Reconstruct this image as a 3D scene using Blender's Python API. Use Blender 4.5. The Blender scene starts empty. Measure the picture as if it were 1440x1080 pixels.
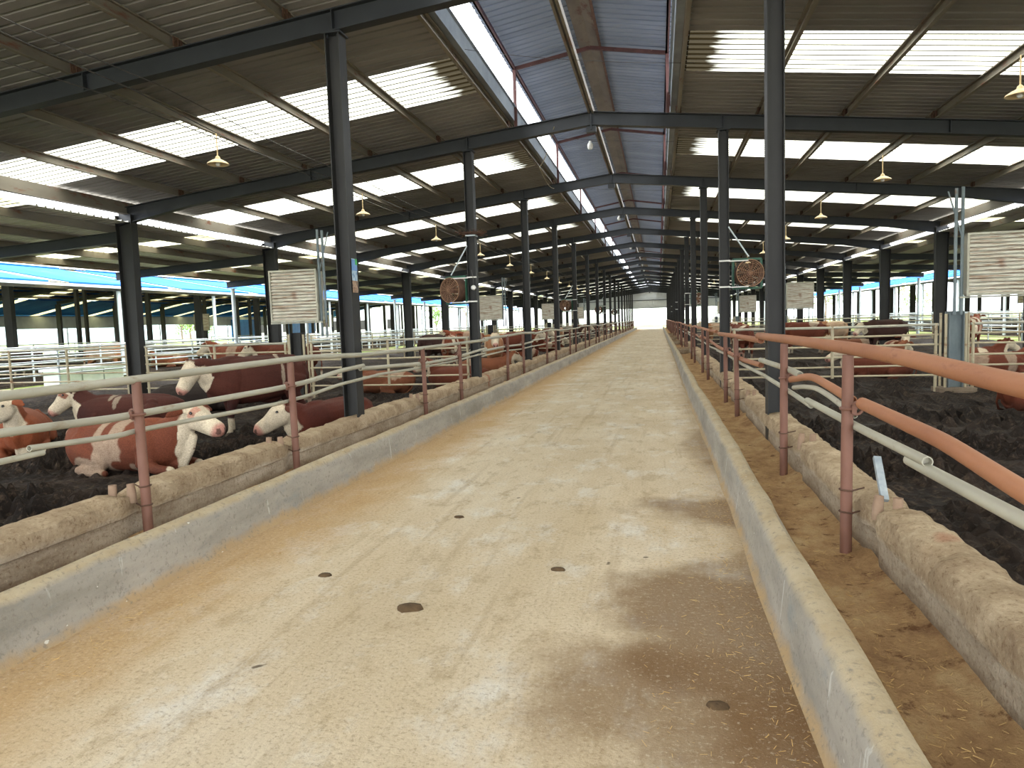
import bpy, math, random
from mathutils import Vector, Matrix, noise, Euler
random.seed(7)
SC = bpy.context.scene
COL = SC.collection

# ------------------------------------------------------------------ colour and material helpers
def lin(c):
    return tuple((v/255/12.92 if v/255 <= .04045 else ((v/255+.055)/1.055)**2.4) for v in c)

class NT:
    def __init__(s, name):
        s.m = bpy.data.materials.new(name); s.m.use_nodes = True
        s.t = s.m.node_tree; s.t.nodes.clear()
        s.out = s.n('ShaderNodeOutputMaterial')
    def n(s, typ, **kw):
        nd = s.t.nodes.new(typ)
        for k, v in kw.items():
            if k.startswith('i_'):
                key = k[2:]
                key = int(key) if key.isdigit() else key.replace('_', ' ')
                nd.inputs[key].default_value = v
            else:
                setattr(nd, k, v)
        return nd
    def l(s, a, b): s.t.links.new(a, b)
    def coords(s, stretch=(1, 1, 1), kind='Object'):
        tc = s.n('ShaderNodeTexCoord'); mp = s.n('ShaderNodeMapping')
        mp.inputs['Scale'].default_value = stretch
        s.l(tc.outputs[kind], mp.inputs['Vector']); return mp.outputs['Vector']
    def noise(s, vec, scale, detail=5, rough=.6, dist=0):
        nd = s.n('ShaderNodeTexNoise'); nd.inputs['Scale'].default_value = scale
        nd.inputs['Detail'].default_value = detail; nd.inputs['Roughness'].default_value = rough
        nd.inputs['Distortion'].default_value = dist
        s.l(vec, nd.inputs['Vector']); return nd.outputs['Fac']
    def ramp(s, fac, stops):
        r = s.n('ShaderNodeValToRGB'); e = r.color_ramp.elements
        while len(e) < len(stops): e.new(.5)
        for el, (p, c) in zip(e, stops):
            el.position = p; el.color = (*lin(c), 1) if not isinstance(c, float) else (c, c, c, 1)
        s.l(fac, r.inputs['Fac']); return r.outputs['Color']
    def mix(s, fac, a, b, blend='MIX'):
        nd = s.n('ShaderNodeMix', data_type='RGBA', blend_type=blend)
        for sock, v in ((nd.inputs[0], fac), (nd.inputs[6], a), (nd.inputs[7], b)):
            if hasattr(v, 'default_value') or hasattr(v, 'is_linked'): s.l(v, sock)
            elif isinstance(v, (int, float)): sock.default_value = v
            else: sock.default_value = (*lin(v), 1)
        return nd.outputs[2]
    def math(s, op, a, b=None, clamp=False):
        nd = s.n('ShaderNodeMath', operation=op, use_clamp=clamp)
        for k, v in enumerate((a, b)):
            if v is None: continue
            if isinstance(v, (int, float)): nd.inputs[k].default_value = v
            else: s.l(v, nd.inputs[k])
        return nd.outputs[0]
    def bsdf(s, color, rough=.7, metal=0, bump=None, bdist=.02, spec=.5):
        b = s.n('ShaderNodeBsdfPrincipled')
        for sock, v in ((b.inputs['Base Color'], color), (b.inputs['Roughness'], rough), (b.inputs['Metallic'], metal)):
            if isinstance(v, (int, float)): sock.default_value = v
            elif isinstance(v, tuple): sock.default_value = (*lin(v), 1)
            else: s.l(v, sock)
        b.inputs['Specular IOR Level'].default_value = spec
        if bump is not None:
            bp = s.n('ShaderNodeBump'); bp.inputs['Distance'].default_value = bdist
            bp.inputs['Strength'].default_value = 1
            s.l(bump, bp.inputs['Height']); s.l(bp.outputs['Normal'], b.inputs['Normal'])
        s.l(b.outputs[0], s.out.inputs[0]); return b

def mk(name, stops, scale=3, rough=.7, metal=0, bumpscale=40, bump=.003, stretch=(1, 1, 1), spots=None, spotscale=8, detail=6, spec=.4):
    """plain weathered surface: noise ramp of colours, optional second colour in blotches"""
    t = NT(name); v = t.coords(stretch)
    c = t.ramp(t.noise(v, scale, detail), stops)
    if spots:
        col, lo, hi = spots
        f = t.ramp(t.noise(v, spotscale, 8, .65), [(lo, 0.0), (hi, 1.0)])
        c = t.mix(f, c, col)
    t.bsdf(c, rough, metal, t.noise(v, bumpscale, 4), bump, spec)
    return t.m

# ------------------------------------------------------------------ mesh builder
class MB:
    def __init__(s): s.v = []; s.f = []; s.mi = []
    def add(s, verts, faces, mi=0):
        o = len(s.v); s.v += [tuple(p) for p in verts]; s.f += [tuple(i+o for i in q) for q in faces]; s.mi += [mi]*len(faces); return s
    def box(s, lo, hi, mi=0, M=None):
        x0, y0, z0 = lo; x1, y1, z1 = hi
        vs = [Vector(p) for p in ((x0,y0,z0),(x1,y0,z0),(x1,y1,z0),(x0,y1,z0),(x0,y0,z1),(x1,y0,z1),(x1,y1,z1),(x0,y1,z1))]
        if M is not None: vs = [M @ p for p in vs]
        return s.add(vs, [(0,3,2,1),(4,5,6,7),(0,1,5,4),(1,2,6,5),(2,3,7,6),(3,0,4,7)], mi)
    def sweep(s, prof, path, up=(0,0,1), mi=0, caps=True, closed=True):
        """sweep a 2D profile (side, up) along a path of points"""
        path = [Vector(p) for p in path]; n = len(prof); up = Vector(up); rings = []
        for i, p in enumerate(path):
            t = (path[min(i+1, len(path)-1)] - path[max(i-1, 0)]).normalized()
            side = t.cross(up)
            if side.length < 1e-4: side = t.cross(Vector((1, 0, 0)))
            side.normalize(); u = side.cross(t).normalized()
            rings += [p + side*a + u*b for a, b in prof]
        fs = []
        m = n if closed else n-1
        for i in range(len(path)-1):
            for j in range(m):
                a = i*n+j; b = i*n+(j+1) % n
                fs.append((a, b, b+n, a+n))
        if caps and closed:
            fs.append(tuple(range(n-1, -1, -1))); fs.append(tuple(range((len(path)-1)*n, len(path)*n)))
        return s.add(rings, fs, mi)
    def tube(s, path, r, seg=10, mi=0, hollow=False):
        path = [Vector(p) for p in path]
        rr = r if isinstance(r, (list, tuple)) else [r]*len(path)
        up = Vector((0, 0, 1))
        d = (path[-1]-path[0])
        if d.length > 0 and abs(d.normalized().z) > .9: up = Vector((0, 1, 0))
        rings = []
        for i, p in enumerate(path):
            t = (path[min(i+1, len(path)-1)] - path[max(i-1, 0)]).normalized()
            side = t.cross(up); side.normalize(); u = side.cross(t).normalized()
            rings += [p + (side*math.cos(2*math.pi*k/seg) + u*math.sin(2*math.pi*k/seg))*rr[i] for k in range(seg)]
        fs = []
        for i in range(len(path)-1):
            for j in range(seg):
                a = i*seg+j; b = i*seg+(j+1) % seg
                fs.append((a, b, b+seg, a+seg))
        L = len(path)
        if hollow:      # open pipe: an inner wall a short way in, then closed
            for end, nxt in ((0, 1), (L-1, L-2)):
                t = (path[nxt]-path[end]).normalized()
                base = len(rings)
                c = path[end]
                ring = rings[end*seg:(end+1)*seg]
                rings += [c + (q-c)*.8 for q in ring]
                rings += [c + (q-c)*.8 + t*rr[end]*1.6 for q in ring]
                for j in range(seg):
                    k = (j+1) % seg
                    fs.append((end*seg+j, end*seg+k, base+k, base+j)); fs.append((base+j, base+k, base+seg+k, base+seg+j))
                fs.append(tuple(range(base+seg, base+2*seg)))
        else:
            fs.append(tuple(range(seg-1, -1, -1))); fs.append(tuple(range((L-1)*seg, L*seg)))
        return s.add(rings, fs, mi)
    def lathe(s, prof, c=(0,0,0), seg=20, mi=0, M=None):
        vs = []; fs = []
        for r, z in prof:
            for k in range(seg):
                a = 2*math.pi*k/seg; p = Vector((r*math.cos(a), r*math.sin(a), z))
                vs.append((M @ p if M is not None else p) + Vector(c))
        for i in range(len(prof)-1):
            for j in range(seg):
                a = i*seg+j; b = i*seg+(j+1) % seg; fs.append((a, b, b+seg, a+seg))
        return s.add(vs, fs, mi)
    def ring(s, c, axis, R, r, seg=24, ps=8, mi=0):
        axis = Vector(axis).normalized(); a = axis.orthogonal().normalized(); b = axis.cross(a); vs = []; fs = []
        for i in range(seg):
            th = 2*math.pi*i/seg; d = a*math.cos(th)+b*math.sin(th)
            for j in range(ps):
                ph = 2*math.pi*j/ps; vs.append(Vector(c)+d*(R+r*math.cos(ph))+axis*r*math.sin(ph))
        for i in range(seg):
            for j in range(ps):
                i2 = (i+1) % seg; j2 = (j+1) % ps
                fs.append((i*ps+j, i2*ps+j, i2*ps+j2, i*ps+j2))
        return s.add(vs, fs, mi)
    def mesh(s, name, mats, smooth=False):
        me = bpy.data.meshes.new(name); me.from_pydata([tuple(p) for p in s.v], [], s.f)
        for m in (mats if isinstance(mats, (list, tuple)) else [mats]): me.materials.append(m)
        me.polygons.foreach_set('material_index', s.mi)
        me.update()
        if smooth:
            me.polygons.foreach_set('use_smooth', [True]*len(me.polygons))
            try: me.set_sharp_from_angle(angle=math.radians(40))
            except Exception: pass
        return me
    def obj(s, name, mats, parent=None, smooth=False, loc=(0,0,0)):
        return link(name, s.mesh(name, mats, smooth), parent, loc)

def link(name, data, parent=None, loc=(0,0,0), rot=(0,0,0)):
    o = bpy.data.objects.new(name, data); COL.objects.link(o)
    o.location = loc; o.rotation_euler = rot
    if parent is not None: o.parent = parent
    return o
def tag(o, label, cat, group=None, kind=None):
    o['label'] = label; o['category'] = cat
    if group: o['group'] = group
    o['kind'] = kind or 'thing'
    return o
def empty(name, loc=(0,0,0), rz=0):
    o = bpy.data.objects.new(name, None); COL.objects.link(o); o.location = loc; o.rotation_euler = (0,0,rz); o.empty_display_size = .2
    return o
def dup(o, loc=None, rz=None, parent=None):
    c = o.copy(); COL.objects.link(c)
    if parent is not None: c.parent = parent
    if loc is not None: c.location = loc
    if rz is not None: c.rotation_euler = (0, 0, rz)
    for ch in list(o.children): dup(ch, parent=c)
    return c
ORD = ['first','second','third','fourth','fifth','sixth','seventh','eighth','ninth','tenth','eleventh','twelfth','thirteenth','fourteenth','fifteenth','sixteenth','seventeenth','eighteenth','nineteenth','twentieth']
HBEAM = lambda w, h, t=.012: [(-w/2,-h/2),(w/2,-h/2),(w/2,-h/2+t),(t/2,-h/2+t),(t/2,h/2-t),(w/2,h/2-t),(w/2,h/2),(-w/2,h/2),(-w/2,h/2-t),(-t/2,h/2-t),(-t/2,-h/2+t),(-w/2,-h/2+t)]
# ------------------------------------------------------------------ materials
M = {}
M['column'] = mk('dark_steel', [(.3,(30,29,28)),(.7,(47,46,44))], 2, .55, 0, 30, .001, (1,1,.4), ((98,74,60),.66,.8), 5)
M['beam'] = mk('slate_steel', [(.3,(29,31,34)),(.7,(41,44,47))], 2, .5, 0, 30, .001, (1,1,1), ((90,80,72),.7,.85), 5)
M['purlin'] = mk('weathered_purlin', [(.3,(104,97,88)),(.7,(142,134,122))], 1.2, .6, 0, 30, .001, (1,.3,1), ((112,72,54),.56,.68), 7)
M['rustred'] = mk('red_primer', [(.3,(64,36,33)),(.7,(88,56,52))], 4, .7, 0, 40, .002, (1,1,1), ((170,150,145),.64,.74), 14)
M['rustpipe'] = mk('rust_red_pipe', [(.3,(146,92,62)),(.7,(170,116,82))], 3, .55, 0, 60, .001, (1,.35,1), ((120,66,48),.6,.75), 9)
M['rustpost'] = mk('rusty_post', [(.3,(108,74,60)),(.6,(130,92,78)),(.9,(120,102,98))], 3, .6, 0, 60, .0015, (1,1,.5), ((88,50,40),.6,.72), 10)
M['galv'] = mk('dull_galvanised', [(.3,(158,154,138)),(.7,(188,184,166))], 3, .5, .15, 60, .001, (1,.4,1), ((140,118,88),.6,.75), 8)
M['galvold'] = mk('rust_stained_galvanised', [(.3,(160,148,122)),(.7,(190,178,150))], 3, .55, .1, 60, .001, (.5,1,1), ((128,84,54),.56,.7), 7)
M['galvnew'] = mk('bright_galvanised', [(.3,(176,186,192)),(.7,(206,214,218))], 2, .4, .2, 60, .0005)
M['guard'] = mk('rusty_wire', [(.3,(128,92,70)),(.7,(164,128,100))], 12, .7, 0, 90, .001)
M['rust'] = mk('deep_rust', [(.3,(72,50,40)),(.7,(104,76,60))], 12, .8, 0, 90, .002)
M['green'] = mk('green_paint', [(.3,(40,82,66)),(.7,(60,104,84))], 6, .5, 0, 60, .001, (1,1,1), ((110,72,52),.62,.75), 9)
M['white'] = mk('white_enamel', [(.3,(206,204,198)),(.7,(226,224,220))], 5, .4)
M['lamp'] = mk('cream_enamel', [(.3,(206,178,132)),(.7,(226,202,160))], 7, .45, 0, 40, .0005)
M['black'] = mk('black_rubber', [(.3,(22,22,22)),(.7,(34,34,34))], 7, .6)
M['cable'] = mk('grey_cable', [(.3,(60,58,56)),(.7,(84,80,78))], 7, .6)
M['concpad'] = mk('dirty_concrete', [(.3,(104,90,76)),(.7,(138,122,104))], 5, .9, 0, 40, .006)
M['brick'] = mk('red_brick', [(.3,(150,84,62)),(.7,(172,104,80))], 9, .9, 0, 60, .003)
M['pinkstub'] = mk('faded_pipe_stub', [(.3,(136,110,90)),(.7,(158,134,112))], 9, .8, 0, 60, .002, (1,1,1), ((112,74,58),.6,.7), 14)
M['bluestrap'] = mk('blue_grey_strap', [(.3,(128,140,148)),(.7,(166,172,174))], 14, .6, 0, 60, .001)
M['bluepaint'] = mk('bright_blue_sheet', [(.3,(20,112,196)),(.7,(44,136,214))], 2, .5)
M['whiteblock'] = mk('white_painted_block', [(.3,(196,206,208)),(.7,(222,228,230))], 3, .7)
M['grey_stub'] = mk('blue_grey_steel', [(.3,(92,104,108)),(.7,(124,134,136))], 4, .55, 0, 40, .001, (1,1,.5), ((116,84,62),.58,.72), 5)

def roof_material(name, dark, light, top=None):
    t = NT(name); v = t.coords((.25, 1.2, 1))
    c = t.ramp(t.noise(v, 1.6, 6), [(.3, dark), (.72, light)])
    f = t.ramp(t.noise(t.coords((.5, 3, 1)), 1.3, 8, .7), [(.6, 0.0), (.85, .55)])
    c = t.mix(f, c, (96, 80, 62))
    t.bsdf(c, .62, .1, t.noise(v, 20, 3), .002, .4); return t.m
M['sheet'] = roof_material('grey_brown_roof_sheet', (122,119,116), (150,146,142))
M['sheetblue'] = roof_material('blue_grey_ridge_sheet', (114,124,140), (140,150,166))
M['sheetlean'] = roof_material('pale_grey_roof_sheet', (192,190,182), (216,213,204))
M['endsheet'] = roof_material('white_grey_wall_sheet', (196,200,196), (214,218,214))
M['flash'] = mk('galvanised_flashing', [(.3,(120,128,136)),(.7,(150,158,166))], 2, .45, .2)
M['ridgecap'] = mk('stained_ridge_cap', [(.3,(92,84,74)),(.7,(122,112,98))], 3, .7, 0, 30, .001, (1,.4,1), ((84,46,34),.56,.68), 5)
M['blueroof'] = mk('blue_roof_sheet', [(.3,(16,74,158)),(.7,(40,104,182))], .5, .85, 0, 30, .001, (.4,1,1), ((84,136,186),.58,.8), .8, spec=.05)

def skylight_material(name, clear=(226,226,212), stain=(180,158,104), moss=None, ridge_x=None, trans=.55):
    t = NT(name)
    v = t.coords((.22, 3.2, 1)); fine = t.noise(v, 2.2, 8, .7)
    c = t.ramp(fine, [(.28, (176,170,140)), (.42, clear), (.8, (240,240,232))])
    lo = t.ramp(t.noise(t.coords((.16, 5, 1)), .9, 4), [(.62, 0.0), (.78, .8)])
    c = t.mix(lo, c, stain)
    rib_shade = t.n('ShaderNodeTexWave', wave_type='BANDS', bands_direction='Y'); rib_shade.inputs['Scale'].default_value = 1.571; rib_shade.inputs['Distortion'].default_value = 0  # shading of the ribs put into the sheet colour as dark bands
    t.l(t.coords(), rib_shade.inputs['Vector'])
    c = t.mix(t.ramp(rib_shade.outputs['Fac'], [(.78, 0.0), (.92, .97)]), c, (58,54,42))
    if ridge_x is not None:      # green-brown moss growing on the sheet next to the ridge
        sep = t.n('ShaderNodeSeparateXYZ'); t.l(t.coords(), sep.inputs[0])
        d = t.math('ABSOLUTE', t.math('SUBTRACT', sep.outputs[0], ridge_x))
        wob = t.math('MULTIPLY', t.noise(t.coords((.6, 7, 1)), 1.4, 3), .5)
        f = t.math('DIVIDE', t.math('SUBTRACT', t.math('ADD', 2.08, wob), d), .3, True)
        f = t.math('MULTIPLY', f, .985)
        c = t.mix(f, c, (34,27,12))
    tl = t.n('ShaderNodeBsdfTranslucent'); tr = t.n('ShaderNodeBsdfTransparent'); df = t.n('ShaderNodeBsdfDiffuse')
    for b in (tl, tr, df): t.l(c, b.inputs['Color'])
    a = t.n('ShaderNodeMixShader'); a.inputs[0].default_value = trans
    t.l(tl.outputs[0], a.inputs[1]); t.l(tr.outputs[0], a.inputs[2])
    b = t.n('ShaderNodeMixShader'); b.inputs[0].default_value = .25
    t.l(a.outputs[0], b.inputs[1]); t.l(df.outputs[0], b.inputs[2])
    t.l(b.outputs[0], t.out.inputs[0]); return t.m
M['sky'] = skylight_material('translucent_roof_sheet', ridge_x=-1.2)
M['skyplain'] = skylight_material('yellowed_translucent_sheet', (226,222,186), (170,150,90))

def lane_material():
    t = NT('sandy_concrete_lane'); v = t.coords()
    sep = t.n('ShaderNodeSeparateXYZ'); t.l(v, sep.inputs[0]); X, Y = sep.outputs[0], sep.outputs[1]
    big = t.noise(t.coords((1, .55, 1)), .75, 8, .62)
    c = t.ramp(big, [(.3, (198,179,149)), (.5, (213,196,168)), (.7, (226,214,192))])
    c = t.mix(t.ramp(t.noise(t.coords((3, .25, 1)), 1.3, 5), [(.45, 0.0), (.75, .5)]), c, (196,174,138))
    # bare grey-white patches worn through the sand
    c = t.mix(t.ramp(t.noise(t.coords((1.2, .7, 1)), 1.9, 8, .7), [(.52, 0.0), (.66, .75)]), c, (226,222,213))
    c = t.mix(t.ramp(t.noise(t.coords((2.2, 1.1, 1)), 2.6, 9, .72), [(.36, .55), (.47, 0.0)]), c, (168,146,112))
    c = t.mix(t.ramp(t.noise(t.coords((7, .35, 1)), 1.1, 4), [(.56, 0.0), (.7, .35)]), c, (160,136,100))
    # sand and spilt feed gathered along both kerb walls
    wob = t.math('MULTIPLY', t.noise(v, 1.1, 6, .65), 1.3)
    fl = t.math('SUBTRACT', t.math('ADD', -2.75, wob), X)
    c = t.mix(t.math('MULTIPLY', t.math('DIVIDE', fl, .55, True), .72), c, (188,150,98))
    fr = t.math('SUBTRACT', X, t.math('SUBTRACT', 1.02, wob))
    c = t.mix(t.math('MULTIPLY', t.math('DIVIDE', fr, .5, True), .6), c, (150,112,68))
    # two damp stains beside the right kerb
    warp = t.math('MULTIPLY', t.math('SUBTRACT', t.noise(v, 1.4, 6, .6), .5), 1.5)
    for (cx, cy, rx, ry, amt) in ((.5, 3.5, .75, 1.0, .8), (.1, 2.75, .65, .45, .5), (.55, 5.65, .7, .42, .7), (.6, 8.6, .35, 1.4, .45), (.75, 2.0, .8, .9, .8), (-.2,2.9,.4,.4,.35)):
        dx = t.math('POWER', t.math('DIVIDE', t.math('SUBTRACT', X, cx), rx), 2)
        dy = t.math('POWER', t.math('DIVIDE', t.math('SUBTRACT', Y, cy), ry), 2)
        d = t.math('ADD', t.math('SQRT', t.math('ADD', dx, dy)), warp)
        f = t.math('MULTIPLY', t.math('DIVIDE', t.math('SUBTRACT', 1.2, d), .45, True), amt)
        c = t.mix(f, c, (122,92,60))
    # straw flecks and dark crumbs
    fine = t.noise(v, 44, 6, .75)
    c = t.mix(t.ramp(fine, [(.38, .5), (.47, 0.0)]), c, (144,120,90))
    c = t.mix(t.ramp(fine, [(.55, 0.0), (.66, .42)]), c, (230,218,194))
    crumb = t.ramp(t.noise(v, 7, 2, .5), [(.74, 0.0), (.77, .8)])
    c = t.mix(crumb, c, (78,60,42))
    bmp = t.math('ADD', t.math('MULTIPLY', t.noise(v, 45, 6, .7), .7), t.math('MULTIPLY', big, .6))
    t.bsdf(c, .88, 0, bmp, .012, .25); return t.m
M['lane'] = lane_material()

def kerb_material():
    t = NT('smooth_kerb_concrete'); v = t.coords()
    c = t.ramp(t.noise(t.coords((1, .6, 2.5)), 1.6, 7, .62), [(.3, (136,131,121)), (.5, (159,153,143)), (.72, (179,172,161))])
    c = t.mix(t.ramp(t.noise(t.coords((1, 1.2, 3)), 2.2, 6, .6), [(.58, 0.0), (.75, .6)]), c, (130,138,140))
    drip = t.ramp(t.noise(t.coords((12, 12, .6)), 1.3, 3), [(.66, 0.0), (.72, .55)])
    c = t.mix(drip, c, (212,212,206))
    geo = t.n('ShaderNodeNewGeometry'); sep = t.n('ShaderNodeSeparateXYZ'); t.l(geo.outputs['Normal'], sep.inputs[0])
    nz = t.math('ADD', sep.outputs[2], t.math('MULTIPLY', t.math('SUBTRACT', t.noise(v, 5, 6), .5), .7))
    dust = t.ramp(nz, [(.45, 0.0), (.85, .9)])
    c = t.mix(dust, c, t.ramp(t.noise(v, 3, 7, .65), [(.35, (172,152,118)), (.7, (192,178,150))]))
    sp = t.n('ShaderNodeSeparateXYZ'); t.l(v, sp.inputs[0])
    low = t.math('ADD', sp.outputs[2], t.math('MULTIPLY', t.math('SUBTRACT', t.noise(v, 4, 5), .5), .16))
    c = t.mix(t.math('MULTIPLY', t.math('DIVIDE', t.math('SUBTRACT', .07, low), .06, True), .8), c, (180,150,106))
    pit = t.noise(v, 34, 6, .7)
    c = t.mix(t.ramp(pit, [(.36, .6), (.45, 0.0)]), c, (122,116,106))
    c = t.mix(t.ramp(t.noise(t.coords((6,2.2,6)), 2.6, 7, .7), [(.58, 0.0), (.7, .4)]), c, (112,116,116))
    chip = t.ramp(t.noise(t.coords((9, 5, 9)), 3, 2), [(.74, 0.0), (.77, .8)])
    c = t.mix(chip, c, (226,224,214))
    t.bsdf(c, .8, 0, t.noise(v, 30, 6, .65), .006, .3); return t.m
M['kerb'] = kerb_material()

def troughwall_material():
    t = NT('eroded_trough_concrete'); v = t.coords()
    sp = t.n('ShaderNodeSeparateXYZ'); t.l(v, sp.inputs[0]); Z = sp.outputs[2]
    wz = t.math('ADD', Z, t.math('MULTIPLY', t.math('SUBTRACT', t.noise(v, 1.8, 6), .5), .14))
    lowc = t.ramp(t.noise(t.coords((1,.7,2)), 2.6, 8, .65), [(.3, (150,134,114)), (.5, (178,163,143)), (.7, (200,188,170))])
    upc = t.ramp(t.noise(v, 3.4, 8, .65), [(.3, (144,122,97)), (.5, (170,149,121)), (.7, (198,178,149))])
    c = t.mix(t.math('DIVIDE', t.math('SUBTRACT', wz, .29), .04, True), lowc, upc)
    c = t.mix(t.ramp(t.noise(v, .9, 3), [(.69, 0.0), (.72, .7)]), c, (162,96,72))
    c = t.mix(t.math('MULTIPLY', t.math('DIVIDE', t.math('SUBTRACT', .2, wz), .06, True), .6), c, (96,70,46))
    g = t.noise(v, 38, 6, .75)
    c = t.mix(t.ramp(g, [(.36, .6), (.46, 0.0)]), c, (110,84,58))
    c = t.mix(t.ramp(g, [(.56, 0.0), (.68, .5)]), c, (216,198,168))
    c = t.mix(t.ramp(t.noise(t.coords((1,.8,2.5)), 5, 7, .7), [(.56, 0.0), (.68, .5)]), c, (120,98,74))
    t.bsdf(c, .95, 0, t.noise(v, 16, 8, .7), .03, .2); return t.m
M['twall'] = troughwall_material()

def feed_material():
    t = NT('trodden_feed'); v = t.coords()
    c = t.ramp(t.noise(t.coords((1.4,.9,1)), 3.2, 8, .7), [(.3, (146,110,76)), (.5, (186,150,106)), (.7, (212,182,136))])
    c = t.mix(t.ramp(t.noise(v, 9, 6, .7), [(.57, 0.0), (.66, .85)]), c, (112,76,48))
    fine = t.noise(t.coords((1,.6,1)), 48, 5, .7)
    c = t.mix(t.ramp(fine, [(.6, 0.0), (.7, .6)]), c, (204,168,110))
    t.bsdf(c, .95, 0, t.math('ADD', t.noise(v, 22, 8, .75), t.noise(v, 4, 3)), .03, .2); return t.m
M['feed'] = feed_material()
M['strawbit'] = mk('dry_straw', [(.3,(186,146,84)),(.7,(214,184,124))], 2, .8)

def mud_material():
    t = NT('wet_trampled_mud'); v = t.coords()
    c = t.ramp(t.noise(v, 1.1, 8, .65), [(.3, (24,18,15)), (.52, (42,33,27)), (.74, (74,60,50))])
    c = t.mix(t.ramp(t.noise(v, 14, 6, .7), [(.52, 0.0), (.66, .55)]), c, (104,86,70))
    sp = t.n('ShaderNodeSeparateXYZ'); t.l(v, sp.inputs[0])
    wet = t.math('DIVIDE', t.math('SUBTRACT', .075, t.math('ADD', sp.outputs[2], t.math('MULTIPLY', t.noise(v, .6, 4), .1))), .05, True)
    rough = t.math('SUBTRACT', .92, t.math('MULTIPLY', wet, .42))
    t.bsdf(c, rough, 0, t.math('ADD', t.noise(v, 24, 8, .75), t.math('MULTIPLY', t.noise(v, 7, 4), 1.5)), .04, .25); return t.m
M['mud'] = mud_material()

def yard_material():
    t = NT('yard_ground'); v = t.coords()
    c = t.ramp(t.noise(v, .35, 8, .6), [(.35, (92,112,52)), (.52, (120,132,72)), (.66, (168,164,128))])
    c = t.mix(t.ramp(t.noise(v, 5, 6, .7), [(.45, 0.0), (.7, .5)]), c, (72,92,40))
    t.bsdf(c, .95, 0, t.noise(v, 14, 6), .03, .2); return t.m
M['yard'] = yard_material()

def louver_material():
    t = NT('rust_streaked_shutter'); v = t.coords((1, 1, 1))
    c = t.ramp(t.noise(v, 4, 5), [(.3, (186,182,166)), (.7, (212,208,194))])
    st = t.noise(t.coords((.9, 1, 20)), 2.0, 6, .65)
    c = t.mix(t.ramp(st, [(.46, 0.0), (.64, .9)]), c, (128,88,58))
    sp = t.n('ShaderNodeSeparateXYZ'); t.l(v, sp.inputs[0])
    d = t.math('SQRT', t.math('ADD', t.math('POWER', sp.outputs[0], 2), t.math('POWER', sp.outputs[2], 2)))
    d = t.math('ADD', d, t.math('MULTIPLY', t.noise(t.coords((1,1,5)), 4, 5), .34))
    c = t.mix(t.math('MULTIPLY', t.math('DIVIDE', t.math('SUBTRACT', .27, d), .08, True), .75), c, (122,74,46))
    t.bsdf(c, .6, .1, t.noise(v, 40, 4), .001, .4); return t.m
M['louver'] = louver_material()

def coat_material():
    t = NT('cattle_coat')
    a = t.n('ShaderNodeAttribute', attribute_name='coat'); c = a.outputs['Color']
    v = t.coords((1, 1, 1)); fur = t.noise(t.coords((2, 4, 4)), 22, 6, .7)
    dark = t.mix(1.0, c, (206,198,190), 'MULTIPLY')
    c = t.mix(t.ramp(fur, [(.35, 0.0), (.65, 1.0)]), dark, c)
    t.bsdf(c, .72, 0, t.noise(t.coords((1, 2, 2)), 55, 5, .7), .006, .25); return t.m
M['coat'] = coat_material()
M['eye'] = mk('dark_eye', [(.3,(16,10,8)),(.7,(30,20,16))], 9, .12, spec=.6)
M['tag'] = mk('red_ear_tag', [(.3,(176,44,40)),(.7,(196,60,52))], 9, .5)
M['leaf'] = mk('tree_leaves', [(.3,(78,110,52)),(.7,(130,158,84))], 1.5, .7)
M['bark'] = mk('tree_bark', [(.3,(86,74,62)),(.7,(120,104,88))], 6, .9)

M['gutter'] = mk('stained_gutter', [(.3,(120,108,94)),(.7,(150,138,122))], 2, .6, 0, 40, .001, (1,.4,1), ((112,66,46),.52,.66), 4)
M['hill'] = mk('haze_tinted_hillside', [(.3,(104,124,122)),(.5,(122,142,140)),(.7,(140,158,156))], .06, .95, 0, .6, .5)  # distance haze put into the hill colour as bluish grey
M['dung'] = mk('dried_dung', [(.3,(70,54,36)),(.7,(98,78,54))], 30, .95, 0, 80, .004)
M['slab'] = mk('pale_concrete', [(.3,(176,168,154)),(.7,(204,197,184))], 1, .9, 0, 30, .004)
# ------------------------------------------------------------------ main cattle shed
YS = [8+6*k for k in range(17)]            # frames at 8, 14 ... 104 m
Y0, Y1 = -8.0, 104.3                       # roof stops short behind the viewer, an added opening for sky light
XR = -1.2                                  # ridge line
SL = .112
def roofz(x): return 5.62 - SL*abs(x-XR)   # underside of the roof sheets
def beamz(x): return 5.44 - .11*abs(x-XR)  # top of the rafters
CX = {'left': -3.635, 'right': 1.215}      # lane-side columns
OX = {'left': -11.48, 'right': 9.08}       # eave columns

def wave_sheet(x0, x1, ya, yb, zf, pitch=.2, h=.036, nx=1):
    """trapezoid corrugations running across, spanning x0..x1 on the slope zf(x)"""
    prof = []; y = ya
    while y < yb-1e-4:
        for dy, dz in ((0, 0), (.72, 0), (.77, h), (.93, h), (.985, 0)):
            yy = y+pitch*dy
            if yy <= yb: prof.append((yy, dz))
        y += pitch
    prof.append((yb, 0))
    xs = [x0+(x1-x0)*i/nx for i in range(nx+1)]
    m = MB(); n = len(prof); vs = []; fs = []
    for x in xs: vs += [(x, yy, zf(x)+dz) for yy, dz in prof]
    for i in range(nx):
        for j in range(n-1):
            a = i*n+j; fs.append((a, a+1, a+1+n, a+n))
    return m.add(vs, fs)

# lane floor -------------------------------------------------------
m = MB(); xs = [-3.0+3.56*i/8 for i in range(9)]; ys = [-4+i*2.0 for i in range(55)]
vs = [(x, y, 0) for y in ys for x in xs]
m.add(vs, [(j*9+i, j*9+i+1, j*9+i+10, j*9+i+9) for j in range(54) for i in range(8)])
tag(m.obj('floor', M['lane']), 'sandy pale concrete feed lane running down the middle of the shed', 'floor', kind='structure')

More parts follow.
